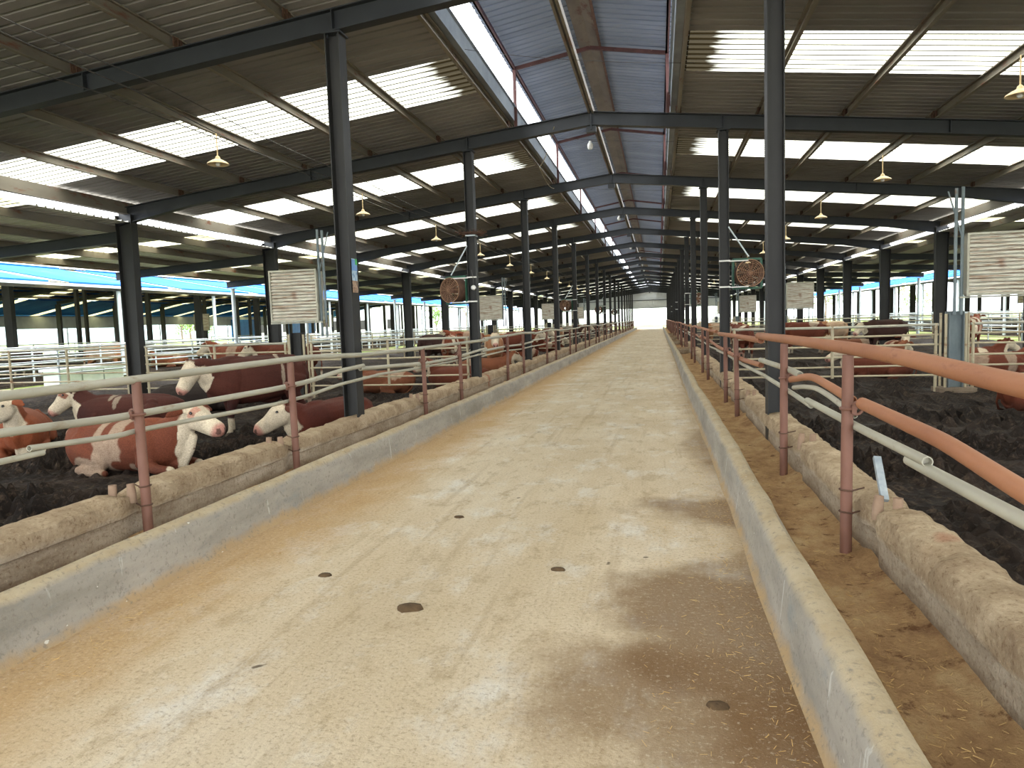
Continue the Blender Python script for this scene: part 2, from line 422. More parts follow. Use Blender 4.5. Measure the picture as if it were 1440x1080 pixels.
def kerb(name, xf, side, label):
    """low wall between the lane and the feed trough"""
    rnd = random.Random(3 if side < 0 else 4)
    prof = [(-.05, -.02), (-.012, .03), (0, .10), (.018, .255), (.035, .285), (.065, .305), (.115, .31), (.145, .295), (.16, .25), (.165, -.02)]
    ys = []; y = -3.0
    while y < 104.6: ys.append(y); y += .12 if y < 16 else (.4 if y < 40 else 2)
    vs = []; n = len(prof)
    for y in ys:
        w = noise.noise(Vector((xf, y*.5, 0)))*.016+noise.noise(Vector((xf, y*.13, 4)))*.02
        for k, (a, b) in enumerate(prof):
            j = noise.noise(Vector((k*1.7, y*2.1, xf)))*.006
            foot = noise.noise(Vector((3, y*1.3, xf)))*.03 if k == 0 else 0
            vs.append((xf+side*(a+w+j+foot), y, b+j+(noise.noise(Vector((8, y*.7, xf)))*.008 if b > .2 else 0)))
    fs = [(i*n+j, i*n+j+1, (i+1)*n+j+1, (i+1)*n+j) for i in range(len(ys)-1) for j in range(n-1)]
    if side > 0: fs = [q[::-1] for q in fs]
    fs = [q[::-1] for q in fs]
    o = MB().add(vs, fs).obj(name, M['kerb'], smooth=True)
    tag(o, label, 'low wall', kind='structure')
kerb('wall_left', -2.97, -1, 'low smooth grey kerb wall along the left edge of the lane')
kerb('wall_right', .535, 1, 'low smooth grey kerb wall along the right edge of the lane')

def back_wall(name, xf, side, label):
    """eroded wall between the trough and the pen, thick and crumbling on top"""
    ys = []; y = -3.0
    while y < 104.6: ys.append(y); y += .035 if y < 13 else (.09 if y < 26 else (.5 if y < 50 else 2))
    prof = [(.0, .04), (.0, .16), (.003, .275), (.0, .288), (-.016, .298), (-.018, .36), (-.012, .418), (.004, .436), (.05, .446), (.11, .456), (.17, .452), (.21, .434), (.228, .40), (.236, .2), (.24, -.05)]
    vs = []; n = len(prof)
    posts = [8+6*k+d for k in range(-2, 17) for d in (2.2, 4.3)]
    for y in ys:
        lo = noise.noise(Vector((xf, y*.7, 2)))*.03+noise.noise(Vector((xf, y*3.1, 5)))*.012
        notch = 0
        if y < 30:
            dmin = min(abs(y-p) for p in posts)
            if dmin < .16: notch = (1-dmin/.16)
        for k, (a, b) in enumerate(prof):
            q = Vector((k*.9, y*4.2, xf)); j = noise.noise(q)*.008 + noise.noise(q*3.1)*.006
            z = b+(lo if b > .36 else 0)+(j if b > .3 else 0)
            if b > .36: z -= notch*.05
            a2 = a+(j if k > 2 else j*.35)+(notch*.035 if k < 7 else 0)
            bite = max(0, noise.noise(Vector((xf*2, y*5.3, 9)))-.12)
            if 6 <= k <= 8: a2 += bite*.06+noise.noise(Vector((k*3, y*13, xf)))*.008; z -= bite*.05 if k < 8 else bite*.02
            if b > .43: z += noise.noise(Vector((k*5, y*9.5, xf)))*.008+noise.noise(Vector((k*5, y*21, xf)))*.006
            if a > .12: a2 += noise.noise(Vector((3, y*2.2, xf)))*.02
            vs.append((xf+side*a2, y, z))
    fs = [(i*n+j, i*n+j+1, (i+1)*n+j+1, (i+1)*n+j) for i in range(len(ys)-1) for j in range(n-1)]
    if side > 0: fs = [q[::-1] for q in fs]
    fs = [q[::-1] for q in fs]
    tag(MB().add(vs, fs).obj(name, M['twall'], smooth=True), label, 'trough wall', kind='structure')
back_wall('wall_back_left', -3.5, -1, 'crumbling tan trough wall between the left feed trough and the pens')
back_wall('wall_back_right', 1.13, 1, 'crumbling tan trough wall between the right feed trough and the pens')

def trough_floor(name, xa, xb, label):
    ys = []; y = -3.0
    while y < 104.6: ys.append(y); y += .06 if y < 14 else (.3 if y < 40 else 2)
    n = 9; vs = []
    for y in ys:
        for i in range(n):
            x = xa+(xb-xa)*i/(n-1); e = abs(i/(n-1)-.5)*2
            vs.append((x, y, .105+.05*e**3+noise.noise(Vector((x*3, y*2.2, 1)))*.014+noise.noise(Vector((x*9, y*8, 7)))*.009))
    fs = [(j*n+i, j*n+i+1, j*n+n+i+1, j*n+n+i) for j in range(len(ys)-1) for i in range(n-1)]
    tag(MB().add(vs, fs).obj(name, M['feed'], smooth=True), label, 'trough floor', kind='structure')
trough_floor('floor_low_left', -3.52, -3.1, 'brown feed covered floor of the left trough')
trough_floor('floor_low_right', .66, 1.15, 'brown feed covered floor of the right trough')

# straw and spilt feed (nobody could count it)
def straw(name, spots, n, seed, label, zf):
    r = random.Random(seed); m = MB()
    for _ in range(n):
        x0, x1, ya, yb = r.choice(spots); x = r.uniform(x0, x1); y = ya+(yb-ya)*r.random()**1.5; z = zf(x, y)+.004
        L = r.uniform(.008, .034); w = r.uniform(.0007, .0016); a = r.uniform(0, 6.28); dz = r.uniform(-.004, .012)
        d = Vector((math.cos(a), math.sin(a), 0)); s = Vector((-d.y, d.x, 0))
        p = Vector((x, y, z)); q = p+d*L+Vector((0, 0, dz)); h = Vector((0, 0, w*1.2))
        m.add([p-s*w, p+s*w, p+h, q-s*w, q+s*w, q+h], [(0,1,4,3), (1,2,5,4), (2,0,3,5), (0,2,1), (3,4,5)])
    o = m.obj(name, M['strawbit']); tag(o, label, 'straw', kind='stuff')
straw('straw_litter', [(.7, 1.1, 1.7, 16)], 1500, 1, 'loose dry straw scattered on the feed in the right trough', lambda x, y: .115)
straw('feed_crumbs', [(-.1, .5, 1.9, 6), (.3, .5, 1.9, 9)], 520, 2, 'fine straw crumbs on the lane beside the right kerb wall', lambda x, y: .001)
straw('chaff', [(-2.9, -2.5, 2.6, 10)], 320, 3, 'fine chaff on the lane along the foot of the left kerb wall', lambda x, y: .001)

# clumps of dried dung lying on the lane
for i, (x, y, s, d) in enumerate(((-1.32, 3.52, .05, 'flat dark dung clump in the middle of the lane'), (-2.02, 3.95, .03, 'small dark dung crumb on the lane nearer the left kerb'),
                                  (-1.55, 5.3, .028, 'small dung crumb on the lane farther along from the flat clump'), (-.62, 4.2, .03, 'dung crumb on pale concrete left of the damp stain'),
                                  (.2, 2.75, .03, 'dung crumb inside the large damp stain'))):
    m = MB(); vs = []; fs = []
    for a in range(4):
        for b in range(10):
            t = b/10*6.283; r = s*(1-.1*a**1.4)*(1+.3*noise.noise(Vector((math.cos(t)*2, math.sin(t)*2, i*3+a*.2))))*(1 if a < 3 else .4)
            vs.append((x+r*math.cos(t)*1.5, y+r*math.sin(t), [0, .35, .6, .75][a]*s*.7))
    for a in range(3):
        for b in range(10): fs.append((a*10+b, a*10+(b+1) % 10, a*10+10+(b+1) % 10, a*10+10+b))
    fs.append(tuple(range(30, 40)))
    tag(m.add(vs, fs).obj('dung_clump', M['dung'], smooth=True), d, 'dung')

# mud in the pens ------------------------------------------------------
def mudz(x, y):
    p = Vector((x, y, 0))
    h = noise.noise(p*.8)*.035+noise.noise(p*2.6+Vector((5, 1, 0)))*.035
    c = noise.noise(p*6.5)
    v1 = noise.voronoi(p*7.5+Vector((noise.noise(p*9)*.4, noise.noise(p*9+Vector((4,4,4)))*.4, 0)))[0]
    lump = max(0, .62-v1[0])*min(1, max(0, (v1[1]-v1[0])*4))
    mask = min(1, max(.12, .62+1.3*noise.noise(p*.9+Vector((3, 8, 0)))))
    v2 = noise.voronoi(p*13+Vector((noise.noise(p*15)*.5, 0, 0)))[0]
    h += lump*.34*mask+max(0, .5-v2[0])*.11*mask + noise.noise(p*14)*.016+max(0, c)*.03
    return .01+h
def mud(name, xa, xb, label):
    def lines(a, b, fine, near, step):
        out = [a]; s = fine
        while out[-1] < b:
            if out[-1]-a > near: s = min(s*1.07, step)
            out.append(min(out[-1]+s, b))
        return out
    rev = xa < 0
    xs = lines(0, abs(xb-xa), .032, 4.2, .5)
    ys = lines(.9, 104.5, .036, 7.5, 1.6)
    vs = []; nx = len(xs)
    for y in ys:
        for d in xs:
            x = xa-d if rev else xa+d
            vs.append((x, y, mudz(x, y) if y < 60 else .03))
    fs = [(j*nx+i, j*nx+i+1, j*nx+nx+i+1, j*nx+nx+i) for j in range(len(ys)-1) for i in range(nx-1)]
    if rev: fs = [q[::-1] for q in fs]
    tag(MB().add(vs, fs).obj(name, M['mud'], smooth=True), label, 'mud floor', kind='structure')
mud('ground_left', -3.62, -16.7, 'dark trampled mud floor of the pens left of the lane')
mud('ground_right', 1.25, 14.3, 'dark trampled mud floor of the pens right of the lane')
m = MB(); m.box((-17, -34, -.2), (15, -4.02, -.004)); tag(m.obj('path', M['slab']), 'pale concrete apron added unseen behind the viewer for neutral bounce light', 'path', kind='structure')  # added unseen slab, keeps green yard bounce off the roof underside
m = MB(); m.add([(-160, -30, -.06), (160, -30, -.06), (160, 230, -.06), (-160, 230, -.06)], [(0, 1, 2, 3)])
tag(m.obj('ground', M['yard']), 'pale grassy yard ground around the sheds', 'ground', kind='structure')

# columns ----------------------------------------------------------------
SIDE_TXT = {'left': 'on the left of the lane', 'right': 'on the right of the lane'}
def column_mesh(w, d, ztop, zbot, taper=1.0):
    """H section with its web along x; flanges face the lane"""
    m = MB(); t = .012
    def frame(z, k):
        W = w*k
        return [(x, y, z) for x, y in ((-W/2,-d/2),(-W/2+t,-d/2),(-W/2+t,-t/2),(W/2-t,-t/2),(W/2-t,-d/2),(W/2,-d/2),(W/2,d/2),(W/2-t,d/2),(W/2-t,t/2),(-W/2+t,t/2),(-W/2+t,d/2),(-W/2,d/2))]
    a = frame(zbot, taper); b = frame(ztop, 1)
    n = 12
    m.add(a+b, [(i, (i+1) % n, n+(i+1) % n, n+i) for i in range(n)]+[tuple(range(n-1, -1, -1)), tuple(range(n, 2*n))])
    return m
def cap_mesh(w, d, z):
    m = MB(); m.box((-w/2-.03, -d/2-.02, z), (w/2+.03, d/2+.02, z+.02))
    for sx in (-1, 1):
        for sy in (-1, 1): m.tube([(sx*w*.36, sy*d*.3, z-.035), (sx*w*.36, sy*d*.3, z+.03)], .014, 6)
    return m
for side, x in CX.items():
    zt = beamz(x)-.27
    cm = column_mesh(.175, .2, zt-.02, .02).mesh('steel_column', M['column']); pm = cap_mesh(.175, .2, zt-.02).mesh('cap_plate', M['beam'])
    for i, y in enumerate(YS):
        o = link('steel_column', cm, loc=(x, y+.1, 0)); link('cap_plate', pm, o)
        tag(o, f'{ORD[i]} dark steel column from the viewer {SIDE_TXT[side]}', 'column', f'steel columns along the {side} of the lane')
for side, x in OX.items():
    zt = 4.14
    cm = column_mesh(.4, .2, zt, .0, .78).mesh('eave_column', M['column'])
    first = {'left': 1, 'right': 2}[side]
    for i, y in enumerate(YS):
        if i < first: continue
        o = link('eave_column', cm, loc=(x, y+.1, 0))
        tag(o, f'{ORD[i-first]} tapered dark column in view under the {side} eave, between the pens', 'column', f'tapered columns under the {side} eave')

# rafters ------------------------------------------------------------------
def rafter_mesh(xa, xb):
    m = MB(); t = .014; w = .15
    def sec(x, h):
        zt = beamz(x); pr = [(-w/2, zt), (w/2, zt), (w/2, zt-t), (t/2, zt-t), (t/2, zt-h+t), (w/2, zt-h+t), (w/2, zt-h), (-w/2, zt-h), (-w/2, zt-h+t), (-t/2, zt-h+t), (-t/2, zt-t), (-w/2, zt-t)]
        return [(x, yy, z) for yy, z in pr]
    stations = [(xa, .36), (xa+1.6 if xa < XR-1 else xa+.001, .25), (xb-1.6 if xb > XR+1 else xb-.001, .25), (xb, .36)]
    if xa < XR-1: stations = [(xa, .38), (xa+1.8, .25), (xb, .25)]
    else: stations = [(xa, .25), (xb-1.8, .25), (xb, .38)]
    vs = []
    for x, h in stations: vs += sec(x, h)
    n = 12; fs = []
    for i in range(len(stations)-1):
        for j in range(n): fs.append((i*n+j, i*n+(j+1) % n, (i+1)*n+(j+1) % n, (i+1)*n+j))
    fs += [tuple(range(n-1, -1, -1)), tuple(range((len(stations)-1)*n, len(stations)*n))]
    for xs_ in (CX['left'], CX['right'], -7.0, 5.0):        # web stiffeners
        if xa < xs_ < xb:
            for sy in (-1, 1): m.box((xs_-.006, min(sy*.008, sy*w/2), beamz(xs_)-.235), (xs_+.006, max(sy*.008, sy*w/2), beamz(xs_)-.012))
    return m.add(vs, fs)
rl = rafter_mesh(-11.66, XR-.004).mesh('rafter_half', M['beam']); rr = rafter_mesh(XR+.004, 9.26).mesh('rafter_half', M['beam'])
pm = MB(); pm.box((-.012, -.09, 5.10), (.012, .09, 5.50)); pm.box((-.09, -.05, 5.06), (.09, .05, 5.17))
pm = pm.mesh('ridge_plate', M['beam'])
for i, y in enumerate(YS):
    r = empty('roof_beam', (0, y+.1, 0))
    tag(r, f'{ORD[i]} dark sloping roof beam from the viewer spanning the whole shed', 'beam', 'roof beams across the shed')
    link('rafter', rl, r); link('rafter', rr, r); link('ridge_plate', pm, r, (XR, 0, 0))

# purlins ----------------------------------------------------------------------
def purlin_mesh(L, h=.15, w=.06, t=.006, flip=1):
    """C channel along y with its splice cleats and bolts"""
    pr = [(-w/2, 0), (w/2, 0), (w/2, .018), (w/2-t, .018), (w/2-t, t), (-w/2+t, t), (-w/2+t, h-t), (w/2-t, h-t), (w/2-t, h-.018), (w/2, h-.018), (w/2, h), (-w/2, h)]
    pr = [(a*flip, b) for a, b in pr]
    m = MB(); n = 12
    vs = [(a, y, b) for y in (0, L) for a, b in pr]
    fs = [(i, (i+1) % n, n+(i+1) % n, n+i) for i in range(n)]
    return m.add(vs, fs)
cleat = MB(); cleat.box((-.05, -.004, -.02), (.05, .004, .14)); cleat.box((.032, -.09, .02), (.04, .09, .13))
for k in range(4): cleat.tube([(.045, -.07+.045*k, .075), (.052, -.07+.045*k, .075)], .012, 6)
cleat = cleat.mesh('cleat', M['rust'])
OFFS = [1.62, 3.06, 4.52, 5.98, 7.44, 8.9]
for side, sg in (('left', -1), ('right', 1)):
    for k, off in enumerate(OFFS):
        x = XR+sg*off
        pm = purlin_mesh(Y1-Y0, flip=-sg).mesh('purlin', M['purlin'])
        o = link('purlin', pm, None, (x, Y0, roofz(x)-.165))
        tag(o, f'{ORD[k]} long pale roof purlin down from the ridge on the {side} slope', 'purlin', f'purlins under the {side} roof slope')
        for i, y in enumerate(YS[:9]):
            c = link('cleat', cleat, o, (0, y+.1-Y0, 0))
            if sg > 0: c.rotation_euler = (0, 0, math.pi)
    x = OX[side]-sg*.02
    m = MB(); m.box((-.03, 0, 4.16), (.03, Y1-Y0, 4.42)); m.box((-.06, 0, 4.16), (.06, Y1-Y0, 4.175))
    tag(m.obj('eave_purlin', M['purlin'], loc=(x, Y0, 0)), f'deep pale eave purlin along the {side} edge of the main roof', 'purlin')
# ridge tie: a pair of channels hanging below the ridge, seen as a double line
m = MB(); 
for s in (-1, 1): m.box((s*.034-.02, 0, -.06), (s*.034+.02, Y1-Y0, .05))
tag(m.obj('ridge_purlin', M['purlin'], loc=(XR, Y0, 5.47)), 'double channel ridge purlin along the centre of the roof', 'purlin')

# roof sheets and translucent strips ----------------------------------------------------
for side, sg in (('left', -1), ('right', 1)):
    m = MB(); xa, xb = XR+sg*1.50, XR+sg*10.5
    strips = [(y+2.6, y+4.25) for y in [-4, 2]+YS[:-1]]
    cur = Y0
    for a, b in strips:
        p = wave_sheet(xa, xb, cur, a, roofz); m.add(p.v, p.f); cur = b
    p = wave_sheet(xa, xb, cur, Y1, roofz); m.add(p.v, p.f)
    o = m.obj('ceiling_'+side, M['sheet']); tag(o, f'dark corrugated steel underside of the {side} roof slope', 'roof', kind='structure')
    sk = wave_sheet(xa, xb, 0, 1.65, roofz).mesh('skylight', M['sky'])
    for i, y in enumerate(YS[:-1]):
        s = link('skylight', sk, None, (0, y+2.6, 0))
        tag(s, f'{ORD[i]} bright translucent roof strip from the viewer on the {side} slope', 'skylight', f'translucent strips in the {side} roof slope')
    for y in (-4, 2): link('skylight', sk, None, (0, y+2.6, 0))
for o in bpy.data.objects:
    if o.name.startswith('skylight') and 'label' not in o:
        sd = 'left' if o.data.vertices[0].co.x < XR else 'right'
        tag(o, f'translucent roof strip just {"behind" if o.location.y < 0 else "above"} the viewer on the {sd} slope', 'skylight', f'translucent strips in the {sd} roof slope')

# raised ridge vent ------------------------------------------------------------------------
VL, VR = -2.66, .23
for side, sg in (('left', -1), ('right', 1)):
    xa, xb = XR+sg*.12, XR+sg*1.60
    o = wave_sheet(xa, xb, Y0, Y1, lambda x: 6.74-.17*abs(x-XR), .2, .036).obj('ceiling_upper_'+side, M['sheetblue'])
    tag(o, f'blue grey corrugated sheet of the raised ridge vent on its {side} side', 'roof', kind='structure')
    m = MB(); x = XR+sg*1.49
    m.box((x-.012, Y0, 5.40), (x+.012, Y1, 5.66)); m.box((x-.05, Y0, 5.655), (x+.05, Y1, 5.67)); m.box((min(x, x+sg*.2), Y0, 5.46-.022), (max(x, x+sg*.2), Y1, 5.465-.022))
    tag(m.obj('ridge_flashing', M['flash']), f'grey upstand flashing along the {side} edge of the ridge opening', 'flashing')
    m = MB(); m.box((-.03, Y0, 6.36), (.03, Y1, 6.42)); m.box((-.03, Y0, 6.36), (.0, Y1, 6.37))
    tag(m.obj('ridge_rail', M['rustred'], loc=(VL if sg < 0 else VR, 0, 0)), f'rusty red rail carrying the {side} edge of the ridge vent', 'rail')
m = MB(); m.add([(XR-.2, Y0, 6.67), (XR, Y0, 6.71), (XR+.2, Y0, 6.67), (XR-.2, Y1, 6.67), (XR, Y1, 6.71), (XR+.2, Y1, 6.67)], [(0, 1, 4, 3), (1, 2, 5, 4)])
m.add([(XR-.3, Y0, 6.8), (XR+.3, Y0, 6.8), (XR+.3, Y1, 6.8), (XR-.3, Y1, 6.8)], [(0, 1, 2, 3)])
m.box((XR+.17, Y0, 6.655), (XR+.215, Y1, 6.675), 1)
tag(m.obj('ridge_strip', [M['ridgecap'], M['rust']]), 'brown stained cap strip along the top of the ridge vent', 'ridge cap')
fm = {}
def bar(m, a, b, w=.05): m.sweep([(-w/2, -w/2), (w/2, -w/2), (w/2, w/2), (-w/2, w/2)], [a, b], up=(0, 1, 0))
legs = {}
for nm, x in (('l', VL), ('r', VR)):
    m = MB(); bar(m, (x, 0, beamz(x)+.012), (x, 0, 6.36), .06); bar(m, (x+(.05 if nm == 'r' else -.05), .12, 5.45), (x, .12, 6.0), .03); legs[nm] = m.mesh('leg', M['rustred'])
m = MB(); bar(m, (VL, 0, 6.38), (XR, 0, 6.62), .06); bar(m, (XR, 0, 6.62), (VR, 0, 6.38), .06); top = m.mesh('rafter', M['rustred'])
for i, y in enumerate(YS):
    r = empty('ridge_vent_frame', (0, y+.1, 0)); link('leg', legs['l'], r); link('leg', legs['r'], r); link('rafter', top, r)
    tag(r, f'{ORD[i]} rusty red ridge vent frame from the viewer, standing on its roof beam', 'frame', 'rusty frames of the ridge vent')

# lean-to roofs on both sides -----------------------------------------------------------------
for side, sg in (('left', -1), ('right', 1)):
    xa = OX[side]+sg*-.1; xb = OX[side]+sg*5.5
    lz = lambda x, xa=xa: 3.98-.055*abs(x-xa)
    m = MB(); cur = Y0
    ys_ = [-4, 2]+YS[:-1]
    for y in ys_:
        p = wave_sheet(xa, xb, cur, y+2.6, lz); m.add(p.v, p.f); cur = y+3.5
    p = wave_sheet(xa, xb, cur, Y1, lz); m.add(p.v, p.f)
    tag(m.obj('ceiling_outer_'+side, M['sheetlean']), f'pale grey corrugated lean-to roof beyond the {side} eave columns', 'roof', kind='structure')
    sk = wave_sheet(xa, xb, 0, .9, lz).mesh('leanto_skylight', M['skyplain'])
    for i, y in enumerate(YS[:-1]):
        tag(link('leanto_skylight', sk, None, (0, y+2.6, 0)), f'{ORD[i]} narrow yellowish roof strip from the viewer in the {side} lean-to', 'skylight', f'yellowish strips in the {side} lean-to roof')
    for k in range(4):
        x = xa+sg*(.5+1.5*k)
        m = MB(); m.box((-.03, Y0, -.16), (.03, Y1, 0))
        tag(m.obj('leanto_purlin', M['purlin'], loc=(x, 0, lz(x)-.004)), f'{ORD[k]} lean-to purlin out from the {side} eave columns', 'purlin', f'purlins of the {side} lean-to')
    bm_ = MB(); bm_.sweep(HBEAM(.14, .24), [(xa+sg*.32, 0, lz(xa+sg*.32)-.29), (xb-sg*.1, 0, lz(xb)-.29)], up=(0, 0, 1)); bm_ = bm_.mesh('leanto_beam', M['beam'])
    pz = lz(xb)-.40
    pp = MB(); pp.tube([(0, 0, 0), (0, 0, pz)], .075, 12); pp = pp.mesh('leanto_post', M['galvnew'], True)
    ph = MB(); ph.box((-.14, -.1, pz), (.14, .1, pz+.02)); ph = ph.mesh('head_plate', M['galvnew'])
    for i, y in enumerate(YS):
        tag(link('leanto_beam', bm_, None, (0, y+.1, 0)), f'{ORD[i]} sloping lean-to beam from the viewer on the {side} side', 'beam', f'beams of the {side} lean-to')
        o = link('leanto_post', pp, None, (xb-sg*.35, y+.1, -.05)); link('head_plate', ph, o)
        tag(o, f'{ORD[i]} round galvanised post from the viewer along the {side} yard edge', 'post', f'galvanised posts along the {side} yard')
    m = MB(); x = xb; z = lz(xb)
    m.box((min(x, x+sg*.16), Y0, z-.10), (max(x, x+sg*.16), Y1, z-.085)); m.box((x+sg*.15, Y0, z-.10), (x+sg*.16, Y1, z+.0)) if sg > 0 else m.box((x+sg*.16, Y0, z-.10), (x+sg*.15, Y1, z+.0)); m.box((x-.006, Y0, z-.10), (x+.006, Y1, z))
    tag(m.obj('gutter', M['gutter']), f'rust stained gutter along the outer edge of the {side} lean-to', 'gutter')

# end wall -------------------------------------------------------------------------------------
def end_wall(name, pts, y, label):
    m = MB(); a, b = pts[0][0], pts[-1][0]
    xs = []; x = a
    while x < b: xs.append(x); x += .1
    xs.append(b)
    def top(x):
        for (xa, za), (xb, zb) in zip(pts[:-1], pts[1:]):
            if xa <= x <= xb: return za+(zb-za)*(x-xa)/(xb-xa)
        return pts[-1][1]
    vs = []; 
    for i, x in enumerate(xs):
        yy = y+(.03 if i % 2 else 0)
        vs += [(x, yy, 2.95), (x, yy, top(x)), (x, yy+.02, 2.95), (x, yy+.02, top(x))]
    fs = []
    for i in range(len(xs)-1):
        a_ = i*4; fs += [(a_, a_+4, a_+5, a_+1), (a_+2, a_+3, a_+7, a_+6), (a_, a_+2, a_+6, a_+4)]
    o = m.add(vs, fs).obj(name, M['endsheet']); tag(o, label, 'wall', kind='structure')
    return o
end_wall('wall_end', [(-11.5, 4.4), (XR, 5.6), (9.1, 4.4)], 104.4, 'pale corrugated gable sheet hanging above the far doorway')
m = MB(); 
for z in (2.95, 4.05): m.box((-11.5, 104.3, z-.04), (9.1, 104.38, z+.04))
tag(m.obj('trim_end', M['beam']), 'dark cross rails on the far gable sheet', 'trim', kind='structure')
# ------------------------------------------------------------------ lane-side pen fences
PX = {'left': -3.43, 'right': 1.04}; RX = {'left': -3.49, 'right': 1.092}
def smooth_path(pts, n=4):
    """round the kinks of a bent pipe a little"""
    pts = [Vector(p) for p in pts]
    if len(pts) < 3: return pts
    out = [pts[0]]
    for a, b, c in zip(pts[:-2], pts[1:-1], pts[2:]):
        p = b+(a-b)*min(.5, .16/max((a-b).length, .01)); q = b+(c-b)*min(.5, .16/max((c-b).length, .01))
        for i in range(n+1):
            t = i/n; out.append((p*(1-t)+b*t)*(1-t)+(b*(1-t)+q*t)*t)
    return out+[pts[-1]]

def fence_post(parent, side, y, h, first=False, clampz=.97):
    x = PX[side]; sg = -1 if side == 'left' else 1
    lean = random.uniform(-.012, .012)
    m = MB(); m.tube([(0, 0, 0), (lean*.4, lean*.5, .5), (lean, lean, h-.06), (lean, lean, h)], [.033, .033, .032, .03], 12)
    p = m.obj('post', M['rustpost'], parent, True, (x, y, .10))
    m = MB(); m.ring((sg*.004+lean*.9, lean*.9, clampz-.1), (0, 0, 1), .040, .010, 16, 6); m.ring((sg*.05, 0, clampz-.1), (0, 1, 0), .034, .009, 14, 6)
    m.box((sg*.03-.012, -.05, clampz-.125), (sg*.03+.012, .05, clampz-.075)); m.tube([(sg*.02, .045, clampz-.09), (sg*.075, .05, clampz-.07)], .007, 6)
    m.obj('clamp', M['rustpost'], p, True)
    for z in (.25, .38):
        m = MB(); m.ring((0, 0, z), (random.uniform(-.15, .15), random.uniform(-.15, .15), 1), .037, .0055, 16, 5); m.tube([(sg*.03, -.02, z), (sg*.10, .015, z+.01)], .005, 5)
        m.obj('wire_tie', M['rust'], p, True)
    return p

def rail(name, parent, mat, path, r, hollow=True, x=None):
    pts = [(x, y, z) if len(q) == 2 else q for q in path for (y, z) in [q[:2] if len(q) == 2 else (0, 0)]] if x is not None else path
    return MB().tube(smooth_path(pts), r, 12, hollow=hollow).obj(name, mat, parent, True)

BAYS = {}
# measured runs of the near bays: (rail name, material, radius, [(y, z) ...])
HERO = {
 ('left', -1): dict(posts=[(4.20, 1.09), (6.26, 1.10)], rails=[
    ('top_rail', 'galv', .028, [(1.6, 1.19), (3.2, 1.2), (4.2, 1.205), (6.2, 1.222), (6.75, 1.222), (7.3, 1.20)], -3.44),
    ('top_rail', 'galv', .027, [(7.25, 1.205), (7.95, 1.18), (8.6, 1.175)], -3.44),
    ('middle_rail', 'galv', .025, [(1.6, 1.03), (3.17, 1.0), (4.06, .965), (6.1, .962), (6.7, .975), (7.44, 1.03), (8.1, 1.045)], None),
    ('lower_rail', 'galv', .018, [(1.6, .845), (3.47, .845)], None),
    ('lower_rail', 'galv', .018, [(3.38, .885), (4.08, .845), (4.2, .855), (6.1, .82), (6.7, .835), (7.42, .88), (8.53, .9)], None)]),
 ('left', 0): dict(posts=[(10.2, 1.07), (12.2, 1.07)], rails=[
    ('top_rail', 'galv', .027, [(8.55, 1.178), (9.13, 1.17), (10.42, 1.17), (11.87, 1.17), (13.86, 1.17), (14.3, 1.165)], -3.44),
    ('middle_rail', 'galv', .025, [(8.0, 1.015), (9.9, .95), (10.3, .94)], None),
    ('middle_rail', 'galv', .024, [(10.0, .93), (11.8, .92), (13.83, .98), (14.4, .99)], None),
    ('lower_rail', 'galv', .018, [(8.5, .905), (9.89, .88), (11.8, .87), (14.3, .90)], None)]),
 ('right', -1): dict(posts=[(4.36, 1.155), (6.48, 1.145)], rails=[
    ('top_rail', 'rustpipe', .038, [(.9, 1.25), (2.48, 1.262), (3.33, 1.287), (4.36, 1.292), (6.45, 1.283), (8.2, 1.268)], 1.06),
    ('middle_rail', 'rustpipe', .034, [(.9, .84), (2.46, .93), (3.08, .978), (4.24, .992)], None),
    ('middle_rail', 'rustpipe', .028, [(4.45, .985), (4.9, 1.01), (5.45, 1.035), (5.75, 1.02), (6.4, .945)], None),
    ('middle_rail', 'galv', .026, [(6.02, 1.012), (6.45, 1.02), (8.3, 1.0)], None),
    ('lower_rail', 'galv', .026, [(.9, .86), (2.45, .835), (3.5, .822)], 1.10),
    ('lower_rail', 'galv', .023, [(3.25, .862), (4.23, .848), (5.74, .84)], None),
    ('lower_rail', 'galv', .018, [(4.4, .905), (5.0, .95), (5.42, .965), (5.9, .93), (6.3, .885)], None),
    ('lower_rail', 'galv', .02, [(5.6, .815), (6.45, .83), (8.1, .85)], None)]),
 ('right', 0): dict(posts=[(10.25, 1.1), (11.95, 1.08)], rails=[
    ('top_rail', 'rustpipe', .034, [(8.0, 1.225), (10.03, 1.21), (13.4, 1.178)], 1.06),
    ('middle_rail', 'rustpipe', .03, [(8.25, .945), (10.05, .905), (11.93, .905), (14.4, .92)], None),
    ('lower_rail', 'galv', .02, [(8.0, .85), (10.2, .84), (12.1, .86), (14.3, .84)], None)]),
}
r_ = random.Random(11)
